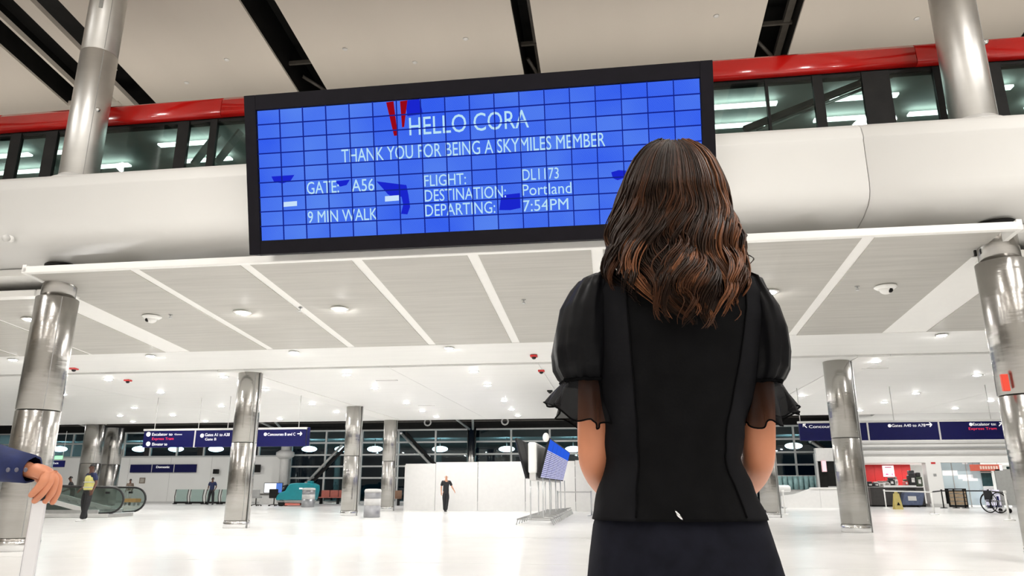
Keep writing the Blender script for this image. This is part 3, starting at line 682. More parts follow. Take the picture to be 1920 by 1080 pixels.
M_hairb = mat('hair_black', (.012, .01, .009), .5, var=.3, scale=40); M_hairg = mat('hair_grey', (.35, .33, .3), .6, var=.2, scale=40); M_shoeb = mat('shoe_black', (.015, .015, .015), .4, var=.1); M_shoew = mat('shoe_white', (.8, .8, .78), .5, var=.03)
M_vest = mat('vest_yellow', s2l(222, 216, 130), .7, var=.06, scale=20)
person('man in black shirt and trousers walking past the white hoarding', (-7.95, 34.4, 0), math.radians(200), 1.66, M_blk, M_blk, M_shoeb, M_skin, M_hairg, ((-.3, -.06, 1.17), (-.4, .1, .98), (.23, -.03, 1.15), (.23, .05, .9)), ((-.06, .05, .5), (-.02, .02, .08), (.07, .0, .5), (.03, -.1, .08)), bald=True)
vp = flo(157, 977)
person('worker in a yellow high visibility vest and white shoes beside the escalator', vp, math.radians(150), 1.86, M_nvy, M_blk, M_shoew, M_skin2, M_hairb, ((-.25, -.08, 1.16), (-.27, .0, .92), (.24, -.06, 1.15), (.22, .12, .96)), ((-.1, .03, .5), (-.06, .1, .08), (.12, .02, .5), (.1, -.08, .08)), vest=M_vest, lean=(0, -.03)).scale.x *= 1.22
p3 = atY(396, 930, 46.2)
person('person in dark navy standing before the glass barrier at the left', (p3.x, p3.y, 0), math.radians(185), 1.72, M_nvy, M_blk, M_shoeb, M_skin2, M_hairb, ((-.27, -.05, 1.16), (-.25, .1, .95), (.27, -.05, 1.16), (.22, .12, .98)), ((-.13, .02, .5), (-.16, .0, .08), (.12, .02, .5), (.17, .0, .08)), fing=False)
p4 = flo(131, 958)
person('person in black bending behind the escalator left of the worker', (p4.x, p4.y, 0), math.radians(120), 1.6, M_blk, M_blk, M_shoeb, M_skin2, M_hairb, ((-.24, .2, 1.1), (-.16, .4, 1.0), (.24, .2, 1.1), (.16, .4, 1.0)), ((-.1, .05, .5), (-.1, 0, .08), (.1, .05, .5), (.1, 0, .08)), lean=(0, .16), fing=False)
p5 = flo(239, 946)
person('distant person in brown standing right of the escalator', (p5.x, p5.y, 0), math.radians(200), 1.62, mat('cloth_brown', (.16, .12, .09), .8, var=.2), M_lgrey, M_shoeb, M_skin2, M_hairb, stand, ((-.1, .02, .5), (-.1, 0, .08), (.1, .02, .5), (.1, 0, .08)), fing=False)

# ================================================================== LEFT SIDE: escalator, barriers, kiosk, scrubber, bins
ep = flo(236, 970)
es = thing('escalator', 'escalator landing with rounded glass balustrades behind the worker', 'escalator', (ep.x, ep.y, 0), math.radians(8))
M_hand = mat('handrail_black', (.012, .012, .013), .35, var=.1)
bx((-4.6, -.35, 0), (-.5, 1.55, .14)).build('base', M_lgrey, es, .02)
for y in (-.25, 1.45):
    prof = []
    for i in range(13): a = -math.pi/2+math.pi*i/12; prof.append((-.55+.5*math.cos(a), .62+.46*math.sin(a)))
    prof += [(-2.2, 1.08), (-4.6, 1.16), (-4.6, .3), (-2.2, .16)]
    MB().prism(prof, 'y', y-.01, y+.01).build('glass_balustrade', glass('escalator_glass', (.70, .76, .74), .16), es)
    loop = [(x, y, z) for x, z in prof[:13]]
    pts = [(-1.3, y, .12)]+[(px, y, pz) for px, _, pz in loop]+[(-2.2, y, 1.1), (-4.6, y, 1.18)]
    MB().tube(pts, .04, 8).build('handrail', M_hand, es)
    bx((-4.6, y-.06, .12), (-.9, y+.06, .28)).build('skirt', M_alu, es, .02)
    MB().bar((-1.4, y, .25), (-4.6, y, 1.05), .09, .16).build('inclined_deck', M_lgrey, es)
    bx((-.75, y-.03, .85), (-.6, y+.03, .93)).build('inlet', M_hand, es)
bx((-1.2, -.2, .12), (-.4, 1.4, .16)).build('comb_plate', M_chrome, es)
for k in range(9): bx((-1.6-k*.38, -.2, .1), (-1.2-k*.38, 1.4, .16+k*.1)).build('step', M_grey, es)
# small sign with green exit light, wall signs
t = thing('wall_sign', 'small navy sign under a green exit light at the left', 'sign', atY(107, 876, 44)); bx((-.62, -.05, 0), (.5, .05, .42)).build('panel', M_navy, t, .01)
lettering('Exit', M_signw, t, -.3, .1, .2, .12, lambda u, v, w: (u, -.052-w, v)); bx((-.25, -.06, .5), (.3, .04, .72)).build('exit_light', emis('exit_green', (.35, 1, .45), 1.6), t, .02)
for X in (-.4, .3): MB().cyl((X, 0, .4), (X, 0, 2.3), .015, n=6).build('hanger', M_lgrey, t)
a = atY(243, 886, YW-.07); b = atY(368, 886, YW-.07); t = thing('long_sign', 'long narrow navy sign of three panels on the left white wall', 'sign', (a.x, YW-.07, a.z)); W = b.x-a.x; hh = .56
for q in range(3): bx((q*W/3+.03, -.06, 0), ((q+1)*W/3-.03, .06, hh)).build('panel', M_navy, t, .008)
for q in (1, 2): bx((q*W/3-.03, -.05, 0), (q*W/3+.03, .05, hh)).build('divider', M_lgrey, t)
lettering('Domestic', M_signw, t, W*.4, W*.6, hh*.55, .16, lambda u, v, w: (u, -.062-w, v), .02)
for q in (.1, .5, .9): bx((W*q-.05, .05, .1), (W*q+.05, .07, hh-.1)).build('wall_bracket', M_lgrey, t)
a = atY(267, 901, YW); t = thing('notice_frame', 'small brown framed notice on the left white wall', 'notice', (a.x, YW-.04, a.z)); bx((-.22, 0, -.2), (.22, .04, .2)).build('frame', mat('notice_brown', (.2, .16, .12), .5, var=.1), t, .01); bx((-.15, -.01, -.14), (.15, .01, .14)).build('sheet', mat('notice_sheet', (.42, .38, .33), .6, var=.2, scale=12), t)
a = atY(405, 884, YW-.25); t = thing('wall_speaker', 'small black box on the bright wall above the navy figure', 'speaker', a); bx((-.16, -.16, -.16), (.16, .16, .16)).build('housing', M_black, t, .03); MB().cyl((0, .1, 0), (0, .25, 0), .04, n=8).build('wall_arm', M_lgrey, t)
a = atY(482, 878, YW-.25); t = thing('wall_monitor', 'black monitor on the wall right of the sign column', 'monitor', a); bx((-.3, -.06, -.28), (.25, .06, .25)).build('panel', M_black, t, .02); MB().cyl((0, .05, 0), (0, .25, 0), .05, n=8).build('wall_arm', M_lgrey, t)
# yellow trolley bed
a = flo(248, 948); t = thing('flatbed_cart', 'small orange flatbed cart right of the escalator', 'cart', a); bx((-.45, -.3, .2), (.35, .3, .42)).build('deck', mat('cart_orange', s2l(214, 160, 95), .6, var=.08), t, .02)
for x in (-.36, .26):
    for y in (-.22, .22): MB().cyl((x-.02, y, .1), (x+.02, y, .1), .1, n=14).build('wheel', M_grey, t)
MB().tube([(-.42, -.28, .4), (-.42, -.28, 1.1), (-.42, .28, 1.1), (-.42, .28, .4)], .02, 8).build('push_bar', M_alu, t)
# glass barriers
for q, (x0, x1) in enumerate(((328, 354), (356, 383), (386, 412), (414, 432))):
    a, b = atY(x0, 930, 47.5), atY(x1, 930, 47.5); a.z = b.z = 0; t = thing('glass_barrier', ('leftmost', 'second', 'third', 'rightmost')[q]+' low glass barrier panel behind the navy figure', 'barrier', a, math.atan2(b.y-a.y, b.x-a.x), 'low glass barriers'); W = (b-a).length
    bx((.08, -.01, .16), (W-.08, .01, .95)).build('glass', M_clear, t); bx((0, -.06, .04), (W, .06, .16)).build('base_rail', M_black, t, .01)
    for x in (.05, W-.05): MB().tube([(x, 0, .05), (x+(-.06 if x < 1 else .06), 0, .5), (x, 0, .95)], .03, 8).build('end_rail', M_dsteel, t); bx((x-.1, -.1, 0), (x+.1, .1, .05)).build('foot', M_black, t)
# kiosk with screen and stools
a = flo(507, 945); t = thing('help_kiosk', 'pale help desk with a glowing white and blue screen', 'kiosk', a)
bx((-.7, -.25, 0), (.85, .3, .62)).build('desk', M_lgrey, t, .02); bx((-.8, -.35, .62), (.95, .35, .68)).build('desk_top', M_dsteel, t, .01)
bx((-.55, -.05, .7), (.8, .02, 1.4)).build('screen_case', M_dsteel, t, .02); bx((-.5, -.07, .74), (.35, -.05, 1.36)).build('screen', emis('kiosk_white', (.95, .97, 1), 1.1), t); bx((.35, -.07, .74), (.76, -.05, 1.36)).build('screen_side', emis('kiosk_blue', s2l(90, 130, 215), 1.0), t)
for px, lab in ((479, 'grey swivel chair left of the help desk'), (513, 'black swivel chair in front of the help desk')):
    a = flo(px, 949); c = thing('office_chair', lab, 'chair', a, .3); mm = M_grey if px == 479 else M_black
    bx((-.28, -.28, .46), (.3, .26, .56)).build('seat', mm, c, .04); o = bx((-.26, -.3, .55), (.26, -.2, 1.05)).build('backrest', mm, c, .05); o.rotation_euler = (.18, 0, 0)
    MB().cyl((0, 0, .1), (0, 0, .46), .035, n=10).build('gas_lift', M_dsteel, c)
    for k in range(5): MB().bar((0, 0, .1), (.32*math.cos(k*1.2566), .32*math.sin(k*1.2566), .06), .045).build('base_arm', M_dsteel, c); MB().ball((.32*math.cos(k*1.2566), .32*math.sin(k*1.2566), .035), .035, 8, 6).build('caster', M_black, c)
# teal ride-on floor scrubber
a = flo(556, 949); sb_ = thing('floor_scrubber', 'teal ride-on floor scrubber in front of the glass wall', 'scrubber', a, math.radians(4)); M_teal = mat('scrubber_teal', s2l(16, 132, 142), .35, var=.06)
MB().prism([(-1.15, .35), (-1.15, .62), (-.95, .78), (-.62, .88), (-.5, 1.12), (-.35, 1.3), (.0, 1.34), (.9, 1.34), (1.2, 1.22), (1.22, .95), (1.15, .5), (1.1, .35)], 'y', -.45, .45).build('body', M_teal, sb_, .06, seg=3)
bx((-1.1, -.42, .2), (1.05, .42, .36)).build('chassis', M_grey, sb_, .03); bx((.25, -.47, .98), (.45, -.44, 1.06)).build('badge', M_signw, sb_)
MB().prism([(-.92, .84), (-.74, .9), (-.62, 1.2), (-.68, 1.22)], 'y', -.25, .25).build('dashboard', M_darkmat, sb_, .02); MB().tube([(-.8+.16*math.cos(k*.5236), .16*math.sin(k*.5236), 1.18+.06*math.cos(k*.5236)) for k in range(12)], .02, 6, closed=True).build('steering_wheel', M_black, sb_)
for x, y in ((-.8, -.36), (-.8, .36), (.75, -.4), (.75, .4)): MB().cyl((x, y-.06, .2), (x, y+.06, .2), .2, n=18).build('wheel', M_black, sb_)
MB().prism([(-.55, .05), (.35, .05), (.35, .16), (-.55, .18)], 'y', -.5, .5).build('squeegee', mat('squeegee_red', (.6, .16, .12), .5, var=.1), sb_, .02); bx((.62, -.2, 1.34), (.9, .2, 1.46)).build('tank_lid', M_teal, sb_, .03)
# bins
def bin_(px, py, r, h, lab):
    a = flo(px, py); t = thing('waste_bin', lab, 'bin', a, 0, 'striped waste bins'); M_g = mat('bin_grey', (.33, .33, .34), .4, .5, var=.06)
    MB().lathe([(r*.96, 0), (r, .03), (r, h*.42)], 28).build('lower_drum', M_g, t); MB().lathe([(r*1.005, h*.42), (r*1.005, h*.66)], 28).build('label_band', M_lgrey, t)
    MB().lathe([(r, h*.66), (r, h*.88)], 28).build('upper_drum', M_g, t); MB().lathe([(r*1.03, h*.88), (r*1.03, h*.95), (r*.92, h), (r*.5, h*1.01)], 28).build('lid', M_lgrey, t)
    MB().lathe([(r*.5, h*1.0), (r*.48, h*1.015)], 20).build('opening', M_black, t)
bin_(697, 970, .31, 1.02, 'larger striped grey waste bin right of the steel column'); bin_(577, 951, .36, 1.05, 'smaller grey waste bin in front of the teal scrubber')
# red bench seating
for px, py, lab in ((612, 945, 'red bench seat behind the waste bins'), (748, 948, 'brown bench seat beside the hoarding end')):
    a = flo(px, py); t = thing('bench_seat', lab, 'bench', a); rm = mat('bench_red', (.42, .12, .09), .5, var=.1) if px == 612 else mat('bench_brown', (.18, .1, .06), .5, var=.1)
    for k in range(3 if px == 612 else 1):
        x = k*.62-.5; bx((x, -.25, .4), (x+.58, .25, .46)).build('seat', rm, t, .02); bx((x, .22, .46), (x+.58, .28, .9)).build('backrest', rm, t, .02)
    for x in (-.4, .8) if px == 612 else (-.4, -.05): bx((x-.03, -.2, 0), (x+.03, .22, .4)).build('leg', M_black, t)
# boxes / machines behind glass near the floor on the left of the hoarding
# ================================================================== FLIGHT INFORMATION STAND (two leaning banks of screens on posts)
Xf = flo(998, 985).x; Yf = 22.6; Lf = 9.6
fi = thing('flight_information_stand', 'white stand with leaning banks of flight information screens', 'information display', (Xf, Yf, 0))
M_fids = bpy.data.materials.new('fids_screen'); M_fids.use_nodes = True; nt = M_fids.node_tree; n = nt.nodes; L = nt.links; n.remove(n['Principled BSDF'])
em = n.new('ShaderNodeEmission'); tc = n.new('ShaderNodeTexCoord'); bk = n.new('ShaderNodeTexBrick'); bk.inputs['Scale'].default_value = 1; bk.inputs['Color1'].default_value = (*s2l(205, 205, 245), 1); bk.inputs['Color2'].default_value = (*s2l(225, 225, 250), 1); bk.inputs['Mortar'].default_value = (*s2l(95, 95, 140), 1)
bk.inputs['Brick Width'].default_value = .33; bk.inputs['Row Height'].default_value = .055; bk.inputs['Mortar Size'].default_value = .012; bk.offset = 0
mp = n.new('ShaderNodeMapping'); sx = n.new('ShaderNodeSeparateXYZ'); cb = n.new('ShaderNodeCombineXYZ'); L.new(tc.outputs['Object'], sx.inputs[0]); L.new(sx.outputs[1], cb.inputs[0]); L.new(sx.outputs[2], cb.inputs[1]); L.new(cb.outputs[0], bk.inputs['Vector'])
L.new(bk.outputs[0], em.inputs[0]); L.new(em.outputs[0], n['Material Output'].inputs[0])
M_fhead = emis('fids_header', s2l(45, 95, 225), 1.0)
def fpanel(s, y0, y1, t0, t1, o0, o1):             # on the leaning plane of side s; t along the slope, o outwards
    def q(t, y, o): return (s*(.16+.33*t+o*.96), y, 1.36+1.2*t-s*0-o*.27)
    vs = [q(t, y, o) for t in (t0, t1) for y in (y0, y1) for o in (o0, o1)]
    return MB().add(vs, [(0, 1, 3, 2), (4, 6, 7, 5), (0, 4, 5, 1), (2, 3, 7, 6), (0, 2, 6, 4), (1, 5, 7, 3)])
nS = 6
for s in (1, -1):
    for k in range(nS):
        y0, y1 = k*Lf/nS+.02, (k+1)*Lf/nS-.02
        fpanel(s, y0, y1, 0, 1, 0, .07).build('monitor', M_darkmat, fi)
        fpanel(s, y0+.03, y1-.03, .03, .70, .07, .075).build('screen', M_fids, fi); fpanel(s, y0+.03, y1-.03, .70, .97, .07, .075).build('screen_header', M_fhead, fi)
bx((-.13, -.05, 1.5), (.13, Lf+.05, 2.42)).build('spine', M_strip, fi, .05); bx((-.1, 0, 1.28), (.1, Lf, 1.52)).build('spine_foot', M_lgrey, fi, .02)
MB().ball((.42, -.02, 2.56), (.1, .08, .14)).build('end_cap', M_strip, fi)
for y in (.1, Lf*.25, Lf*.5, Lf*.75, Lf-.1):
    for x in (-.08, .3): MB().cyl((x, y, .2), (x, y, 1.36), .02, n=8).build('post', M_alu, fi)
for x in (-.45, .55): MB().cyl((x, -.1, .16), (x, Lf+.1, .16), .03, n=8).build('base_rail', M_grey, fi)
for k in range(16):
    y = -.05+k*Lf/15; MB().bar((-.45, y, .16), (.55, y, .24 if k % 2 else .14), .05, .03).build('base_slat', M_grey, fi); MB().bar((.55, y, .16), (.62, y+.18, 0), .03).build('base_foot', M_alu, fi); MB().bar((-.45, y, .16), (-.52, y+.18, 0), .03).build('base_foot', M_alu, fi)
a, b = flo(1046, 967), flo(1125, 967)
t = thing('belt_barrier', 'thin grey retractable belt stretched before the hoarding', 'belt', (a.x, a.y, 0)); W = (b-a).length
for x in (0, W*.8): MB().cyl((x, 0, .03), (x, 0, .95), .03, n=10).build('post', M_alu, t); MB().lathe([(.17, 0), (.17, .02), (.04, .04)], 18, (x, 0, 0)).build('base', M_alu, t)
bx((0, -.005, .88), (W*.8, .005, .93)).build('belt', M_lgrey, t)

# ================================================================== RIGHT SIDE: shop, queue posts, boards
YS = 47.0
def SX(px): return atY(px, 905, YS).x
def SZ(px, py, Y=YS): return atY(px, py, Y).z
sh = bpy.data.objects.new('wall_shop', None); COL.objects.link(sh); sh['kind'] = 'structure'
x0 = SX(1612)
bx((x0-.4, YS-.5, SZ(1750, 868)), (36, YS+6, SZ(1750, 862))).build('shop_ceiling', M_cwhite, sh)
zsh = SZ(1750, 868)
bx((x0-.4, YS-.6, zsh), (36, YS-.4, 6.5)).build('shop_bulkhead', M_white, sh)
for k, yy in enumerate((832, 842, 852)): bx((x0-.4, YS-.72-k*.03, SZ(1750, yy)), (36, YS-.6, SZ(1750, yy)+.1)).build('bulkhead_reveal', (M_lgrey, M_grey, M_lgrey)[k], sh)
bx((x0-.4, YS+6, 0), (36, YS+6.2, zsh)).build('shop_back', M_white, sh)
bx((x0-.5, YS-.6, 0), (x0-.3, YS+6, zsh)).build('shop_side', M_white, sh)
lamp('shop_lamp', (x0+4, YS+1.6, zsh-.08), 5, 150, (1, .98, .96), sy=2); lamp('shop_lamp', (x0+11, YS+2.0, zsh-.08), 4, 200, (.95, 1, 1), sy=2)
Yb = YS+3.2
rw = thing('feature_wall', 'bright red shop wall panel with a white poster sign', 'wall panel', (atY(1625, 905, Yb).x, Yb, 0)); W = atY(1711, 905, Yb).x-atY(1625, 905, Yb).x; zt = SZ(1670, 869, Yb)
for q in range(5): bx((q*W/5+.005, 0, 0), ((q+1)*W/5-.005, .1, zt)).build('panel', mat('shop_red', s2l(176, 8, 8), .5, var=.05), rw)
a0, a1 = atY(1656, 893, Yb).x-rw.location.x, atY(1677, 893, Yb).x-rw.location.x; z0, z1 = SZ(1665, 894, Yb), SZ(1665, 873, Yb)
bx((a0, -.08, z0), (a1, 0, z1)).build('poster', mat('poster_pink', (.93, .86, .88), .5, var=.03, emit=(1, .9, .92), estr=.4), rw, .01)
for q, (u0, u1, v0, v1) in enumerate(((.2, .8, .8, .88), (.35, .7, .35, .75), (.2, .45, .16, .28), (.75, .85, .12, .3))): bx((a0+(a1-a0)*u0, -.09, z0+(z1-z0)*v0), (a0+(a1-a0)*u1, -.08, z0+(z1-z0)*v1)).build('poster_mark', mat('poster_mark%d' % q, ((.5, .1, .2), (.9, .75, .8), (.45, .05, .2), (.5, .1, .3))[q], .5, var=.1), rw)
ct = thing('shop_counter', 'long charcoal shop counter with a pale top', 'counter', (SX(1628), YS-.2, 0)); W = SX(1728)-SX(1628); zc_ = SZ(1690, 914)
for q in range(4): bx((q*W/4+.01, 0, .08), ((q+1)*W/4-.01, .7, zc_)).build('front_panel', mat('counter_char', (.045, .042, .04), .5, var=.15), ct)
bx((0, .05, 0), (W, .65, .1)).build('plinth', M_black, ct); bx((W*.25, -.08, zc_), (W*.86, .75, zc_+.12)).build('counter_top', M_cwhite, ct, .01); bx((0, -.04, zc_), (W*.25, .75, zc_+.05)).build('counter_top', M_grey, ct, .01)
M_merch = [mat('merch%d' % i, c, .5, var=.3, scale=8) for i, c in enumerate(((.02, .02, .02), (.05, .05, .055), (.7, .68, .66), (.25, .22, .2), (.5, .08, .08), (.06, .08, .05)))]
random.seed(11)
merch = [(1631, 'black lumpy bag at the left end of the shop counter', 0, .55, .3), (1643, 'dark bag beside the lumpy one on the counter', 1, .5, .28), (1652, 'pale boxes stacked on the counter under the poster', 2, .55, .32), (1663, 'white display tray under the poster', 2, .7, .25), (1672, 'dark machine on the counter right of the tray', 0, .5, .45), (1681, 'slim pale bottle rack on the counter', 2, .25, .5), (1699, 'small red and grey carton on the counter', 4, .3, .35), (1712, 'tall black coffee machine on the counter', 0, .6, .85), (1724, 'olive black grinder beside the coffee machine', 5, .5, .8)]
for px, lab, mi, w, h in merch:
    w *= .72; X = SX(px)-ct.location.x; t = thing('counter_item', lab, 'appliance' if mi in (0, 5) else 'container', (SX(px), YS+.1, zc_+(.12 if W*.25 < X < W*.86 else .05)))
    bx((-w/2, -.15, 0), (w/2, .25, h*.7)).build('body', M_merch[mi], t, .06, seg=3); bx((-w*.36, -.1, h*.7), (w*.36, .2, h)).build('top', M_merch[(mi+1) % 6], t, .04); bx((-w*.2, -.17, h*.2), (w*.2, -.15, h*.5)).build('front_panel', M_merch[2 if mi != 2 else 3], t)
# seat and wet floor sign
a = flo(1713, 951); t = thing('travel_bag', 'slate blue suitcase lying before the counter', 'suitcase', (a.x, YS-.9, 0)); bm_ = mat('bag_slate', (.08, .1, .17), .6, var=.2)
MB().prism([(-.55, .1), (.55, .1), (.75, .75), (.6, .85), (-.35, .8)], 'y', -.25, .25).build('shell', bm_, t, .06, seg=3); bx((-.2, -.27, .35), (.25, -.25, .6)).build('label_patch', M_lgrey, t, .01)
for x in (-.4, .4): MB().cyl((x, -.2, .06), (x, .2, .06), .06, n=12).build('wheel', M_black, t)
MB().tube([(-.2, 0, .82), (-.1, 0, .95), (.3, 0, .97), (.4, 0, .83)], .025, 8).build('handle', M_black, t)
a = flo(1684, 955); t = thing('wet_floor_sign', 'yellow folding wet floor sign before the shop counter', 'sign', a); my = mat('sign_yellow', s2l(214, 196, 120), .5, var=.05)
for s in (-1, 1): MB().add([(-.2, s*.18-.01, 0), (.2, s*.18-.01, 0), (.14, -.01, .78), (-.14, -.01, .78), (-.2, s*.18+.01, 0), (.2, s*.18+.01, 0), (.14, .01, .78), (-.14, .01, .78)], [(0, 1, 2, 3), (7, 6, 5, 4), (0, 4, 5, 1), (1, 5, 6, 2), (2, 6, 7, 3), (3, 7, 4, 0)]).build('leaf', my, t)
bx((-.08, -.03, .76), (.08, .03, .86)).build('handle', my, t, .02); MB().prism([(-.08, .2), (.08, .2), (0, .36)], 'y', -.17, -.14).build('pictogram', M_black, t)
# white pillar with small sign
t = thing('shop_pillar', 'white square pillar right of the red shop wall', 'pillar', (SX(1747), YS-.3, 0)); bx((-.42, -.3, 0), (.42, .3, zsh+.02)).build('shaft', M_white, t, .03); bx((-.5, -.36, 0), (.5, .36, .18)).build('base', M_lgrey, t, .02); bx((-.12, -.32, 2.4), (.12, -.3, 2.5)).build('red_plate', M_ared, t); bx((-.08, -.32, 1.7), (.08, -.3, 1.85)).build('grey_plate', M_grey, t)
# glazed shop front with white graphics
gx0, gx1 = SX(1762), SX(1842); wg = thing('shop_window', 'pale blue glazed shop front with white streaks', 'shop window', (gx0, YS, 0)); W = gx1-gx0
M_pale = mat('pale_glass', (.60, .70, .73), .15, var=.06, scale=.7, emit=(.8, .95, 1), estr=.12)
for q in range(3): bx((q*W/3+.02, 0, .1), ((q+1)*W/3-.02, .06, zsh)).build('pane', M_pale, wg)
for q in range(4): bx((q*W/3-.02, -.04, 0), (q*W/3+.02, .08, zsh)).build('mullion', M_lgrey, wg)
for u0, u1, v0, v1 in ((.1, .45, 1.75, 2.05), (.45, .8, 1.55, 1.8), (.55, .9, 1.45, 1.6), (.6, .72, 2.4, 2.9)): bx((W*u0, -.02, v0), (W*u1, 0, v1)).build('graphic_streak', M_signw, wg)
t = thing('drawer_rack', 'dark wooden drawer rack behind the queue posts', 'rack', (SX(1766), YS-.6, 0)); 
bx((0, .05, 0), (1.0, .4, .1)).build('plinth', M_black, t)
for x in (0, .95): bx((x, 0, 0), (x+.05, .42, 1.0)).build('side', M_black, t)
for k in range(4): bx((.06, -.02, .12+k*.21), (.94, .38, .3+k*.21)).build('drawer', mat('drawer_brown', (.33, .24, .15), .5, var=.15), t, .01); 
bx((0, 0, .97), (1, .42, 1.02)).build('top', M_black, t)
# grey panel, dark windows, red banner, lit purple cabinet, wheel
t = thing('grey_partition', 'tall plain grey partition at the far right', 'partition', (SX(1861), YS-.5, 0)); W = SX(1890)-SX(1861); bx((0, 0, .1), (W, .12, SZ(1875, 880))).build('panel', mat('partition_grey', (.36, .36, .34), .6, var=.06), t, .01)
for x in (.05, W-.1): bx((x, -.15, 0), (x+.06, .3, .1)).build('foot', M_alu, t)
for px0, px1, lab in ((1841, 1860, 'dark teal shop window left of the grey partition'), (1891, 1912, 'dark shop window right of the grey partition')):
    t = thing('dark_window', lab, 'window', (SX(px0), YS-.1, 1.15)); W = SX(px1)-SX(px0); bx((0, 0, 0), (W, .05, 1.1)).build('pane', mat('teal_glass', (.03, .075, .08), .1, var=.2), t); bx((-.04, -.04, .75), (W+.04, .0, .82)).build('rail', M_lgrey, t); bx((0, -.02, -1.1), (W, .06, -.02)).build('sill_panel', M_cwhite, t)
a = atY(1820, 883, YS-.5); t = thing('red_banner', 'orange red strip banner with white lettering above the grey partition', 'banner', (a.x, YS-.5, a.z)); W = atY(1881, 883, YS-.5).x-a.x
bx((0, 0, 0), (W, .06, .36)).build('board', mat('banner_red', s2l(214, 104, 84), .5, var=.05), t, .01); bx((W*.9, -.01, .02), (W*.99, 0, .34)).build('white_end', M_signw, t)
for q in range(7): bx((W*(.3+q*.082), -.01, .1), (W*(.355+q*.082), 0, .27)).build('letter_block', mat('banner_cream', (.9, .72, .62), .5, var=.05), t)
for x in (W*.1, W*.85): MB().cyl((x, .03, .36), (x, .03, 1.5), .015, n=6).build('hanger', M_lgrey, t)
t = thing('lit_cabinet', 'low white cabinet with lilac glow behind the queue belt', 'cabinet', (SX(1836), YS-.8, 0)); W = SX(1858)-SX(1836); bx((0, 0, .1), (W, .4, .95)).build('body', mat('cab_lilac', (.75, .72, .85), .4, var=.05, emit=(.8, .75, 1), estr=.25), t, .02); bx((.02, .02, 0), (W, .38, .1)).build('plinth', M_navy, t); bx((W*.68, -.03, .05), (W*.84, 0, .6)).build('navy_panel', M_navy, t)
for k in (.33, .66): bx((W*k-.01, -.005, .12), (W*k+.01, 0, .93)).build('door_gap', M_lgrey, t)
a = flo(1905, 965); t = thing('wheelchair', 'wheelchair with a big black wheel half behind the far right column', 'wheelchair', (a.x+.15, a.y+2, 0), .3)
for y in (-.28, .28):
    MB().tube([(.42*math.cos(k*math.pi/12), y, .44+.42*math.sin(k*math.pi/12)) for k in range(24)], .024, 8, closed=True).build('wheel', M_black, t); MB().tube([(.36*math.cos(k*math.pi/12), y*1.15, .44+.36*math.sin(k*math.pi/12)) for k in range(24)], .012, 6, closed=True).build('hand_rim', M_chrome, t)
    for k in range(6): MB().cyl((0, y, .44), (.41*math.cos(k*1.047), y, .44+.41*math.sin(k*1.047)), .006, n=6).build('spoke', M_alu, t)
    MB().cyl((.5, y*.9, .1), (.5, y*.9+.03, .1), .1, n=14).build('caster', M_black, t); MB().tube([(.5, y*.85, .15), (.45, y*.85, .5), (-.2, y*.85, .52), (-.25, y*.85, .98), (-.38, y*.85, 1.0)], .014, 8).build('side_frame', M_chrome, t)
bx((-.2, -.22, .48), (.3, .22, .53)).build('seat', M_blk, t, .02); bx((-.26, -.22, .55), (-.22, .22, .95)).build('backrest', M_blk, t, .02)
# queue posts
def post(px, py, m, lab, h=.98, grp='queue posts'):
    a = flo(px, py); t = thing('queue_post', lab, 'queue post', a, 0, grp)
    MB().cyl((0, 0, .03), (0, 0, h-.08), .032, n=14).build('pole', m, t); MB().lathe([(.18, 0), (.18, .02), (.15, .035), (.035, .05)], 24).build('base', m, t); MB().lathe([(.045, h-.1), (.05, h-.02), (.04, h)], 16).build('head', M_black if m != M_white else M_strip, t); return a
pw = [post(1662, 953, M_white, 'white queue post left of the wet floor sign'), post(1752, 965, M_white, 'white queue post in front of the white pillar'), post(1893, 976, M_white, 'nearest white queue post beside the far right column'), post(1472, 965, M_white, 'white queue post beside the woman\'s right elbow')]
pb = [post(1770, 953, M_black, 'leftmost black queue post before the drawer rack'), post(1793, 953, M_black, 'black queue post right of the drawer rack'), post(1811, 953, M_black, 'third black queue post before the pale shop front'), post(1858, 953, M_black, 'rightmost black queue post by the lit cabinet')]
def belt(a, b, m, lab): t = thing('queue_belt', lab, 'belt', (0, 0, 0)); MB().bar(V((a.x, a.y, .9)), V((b.x, b.y, .9)), .012, .06).build('webbing', m, t); MB().bar(V((b.x, b.y, .86)), V((b.x, b.y, .94)), .03, .03).build('clip', M_black, t)
belt(pw[0], pw[1], M_white, 'white belt between the two left white queue posts'); belt(pw[1], pb[0], M_black, 'black belt running from the white post to the drawer rack')
belt(pb[0], pb[1], M_black, 'black belt across the drawer rack'); belt(pb[1], pb[2], M_black, 'short black belt before the pale shop front'); belt(pb[2], pb[3], M_black, 'long black belt towards the lit cabinet'); belt(pb[3], pw[2], M_black, 'black belt running to the nearest white post')
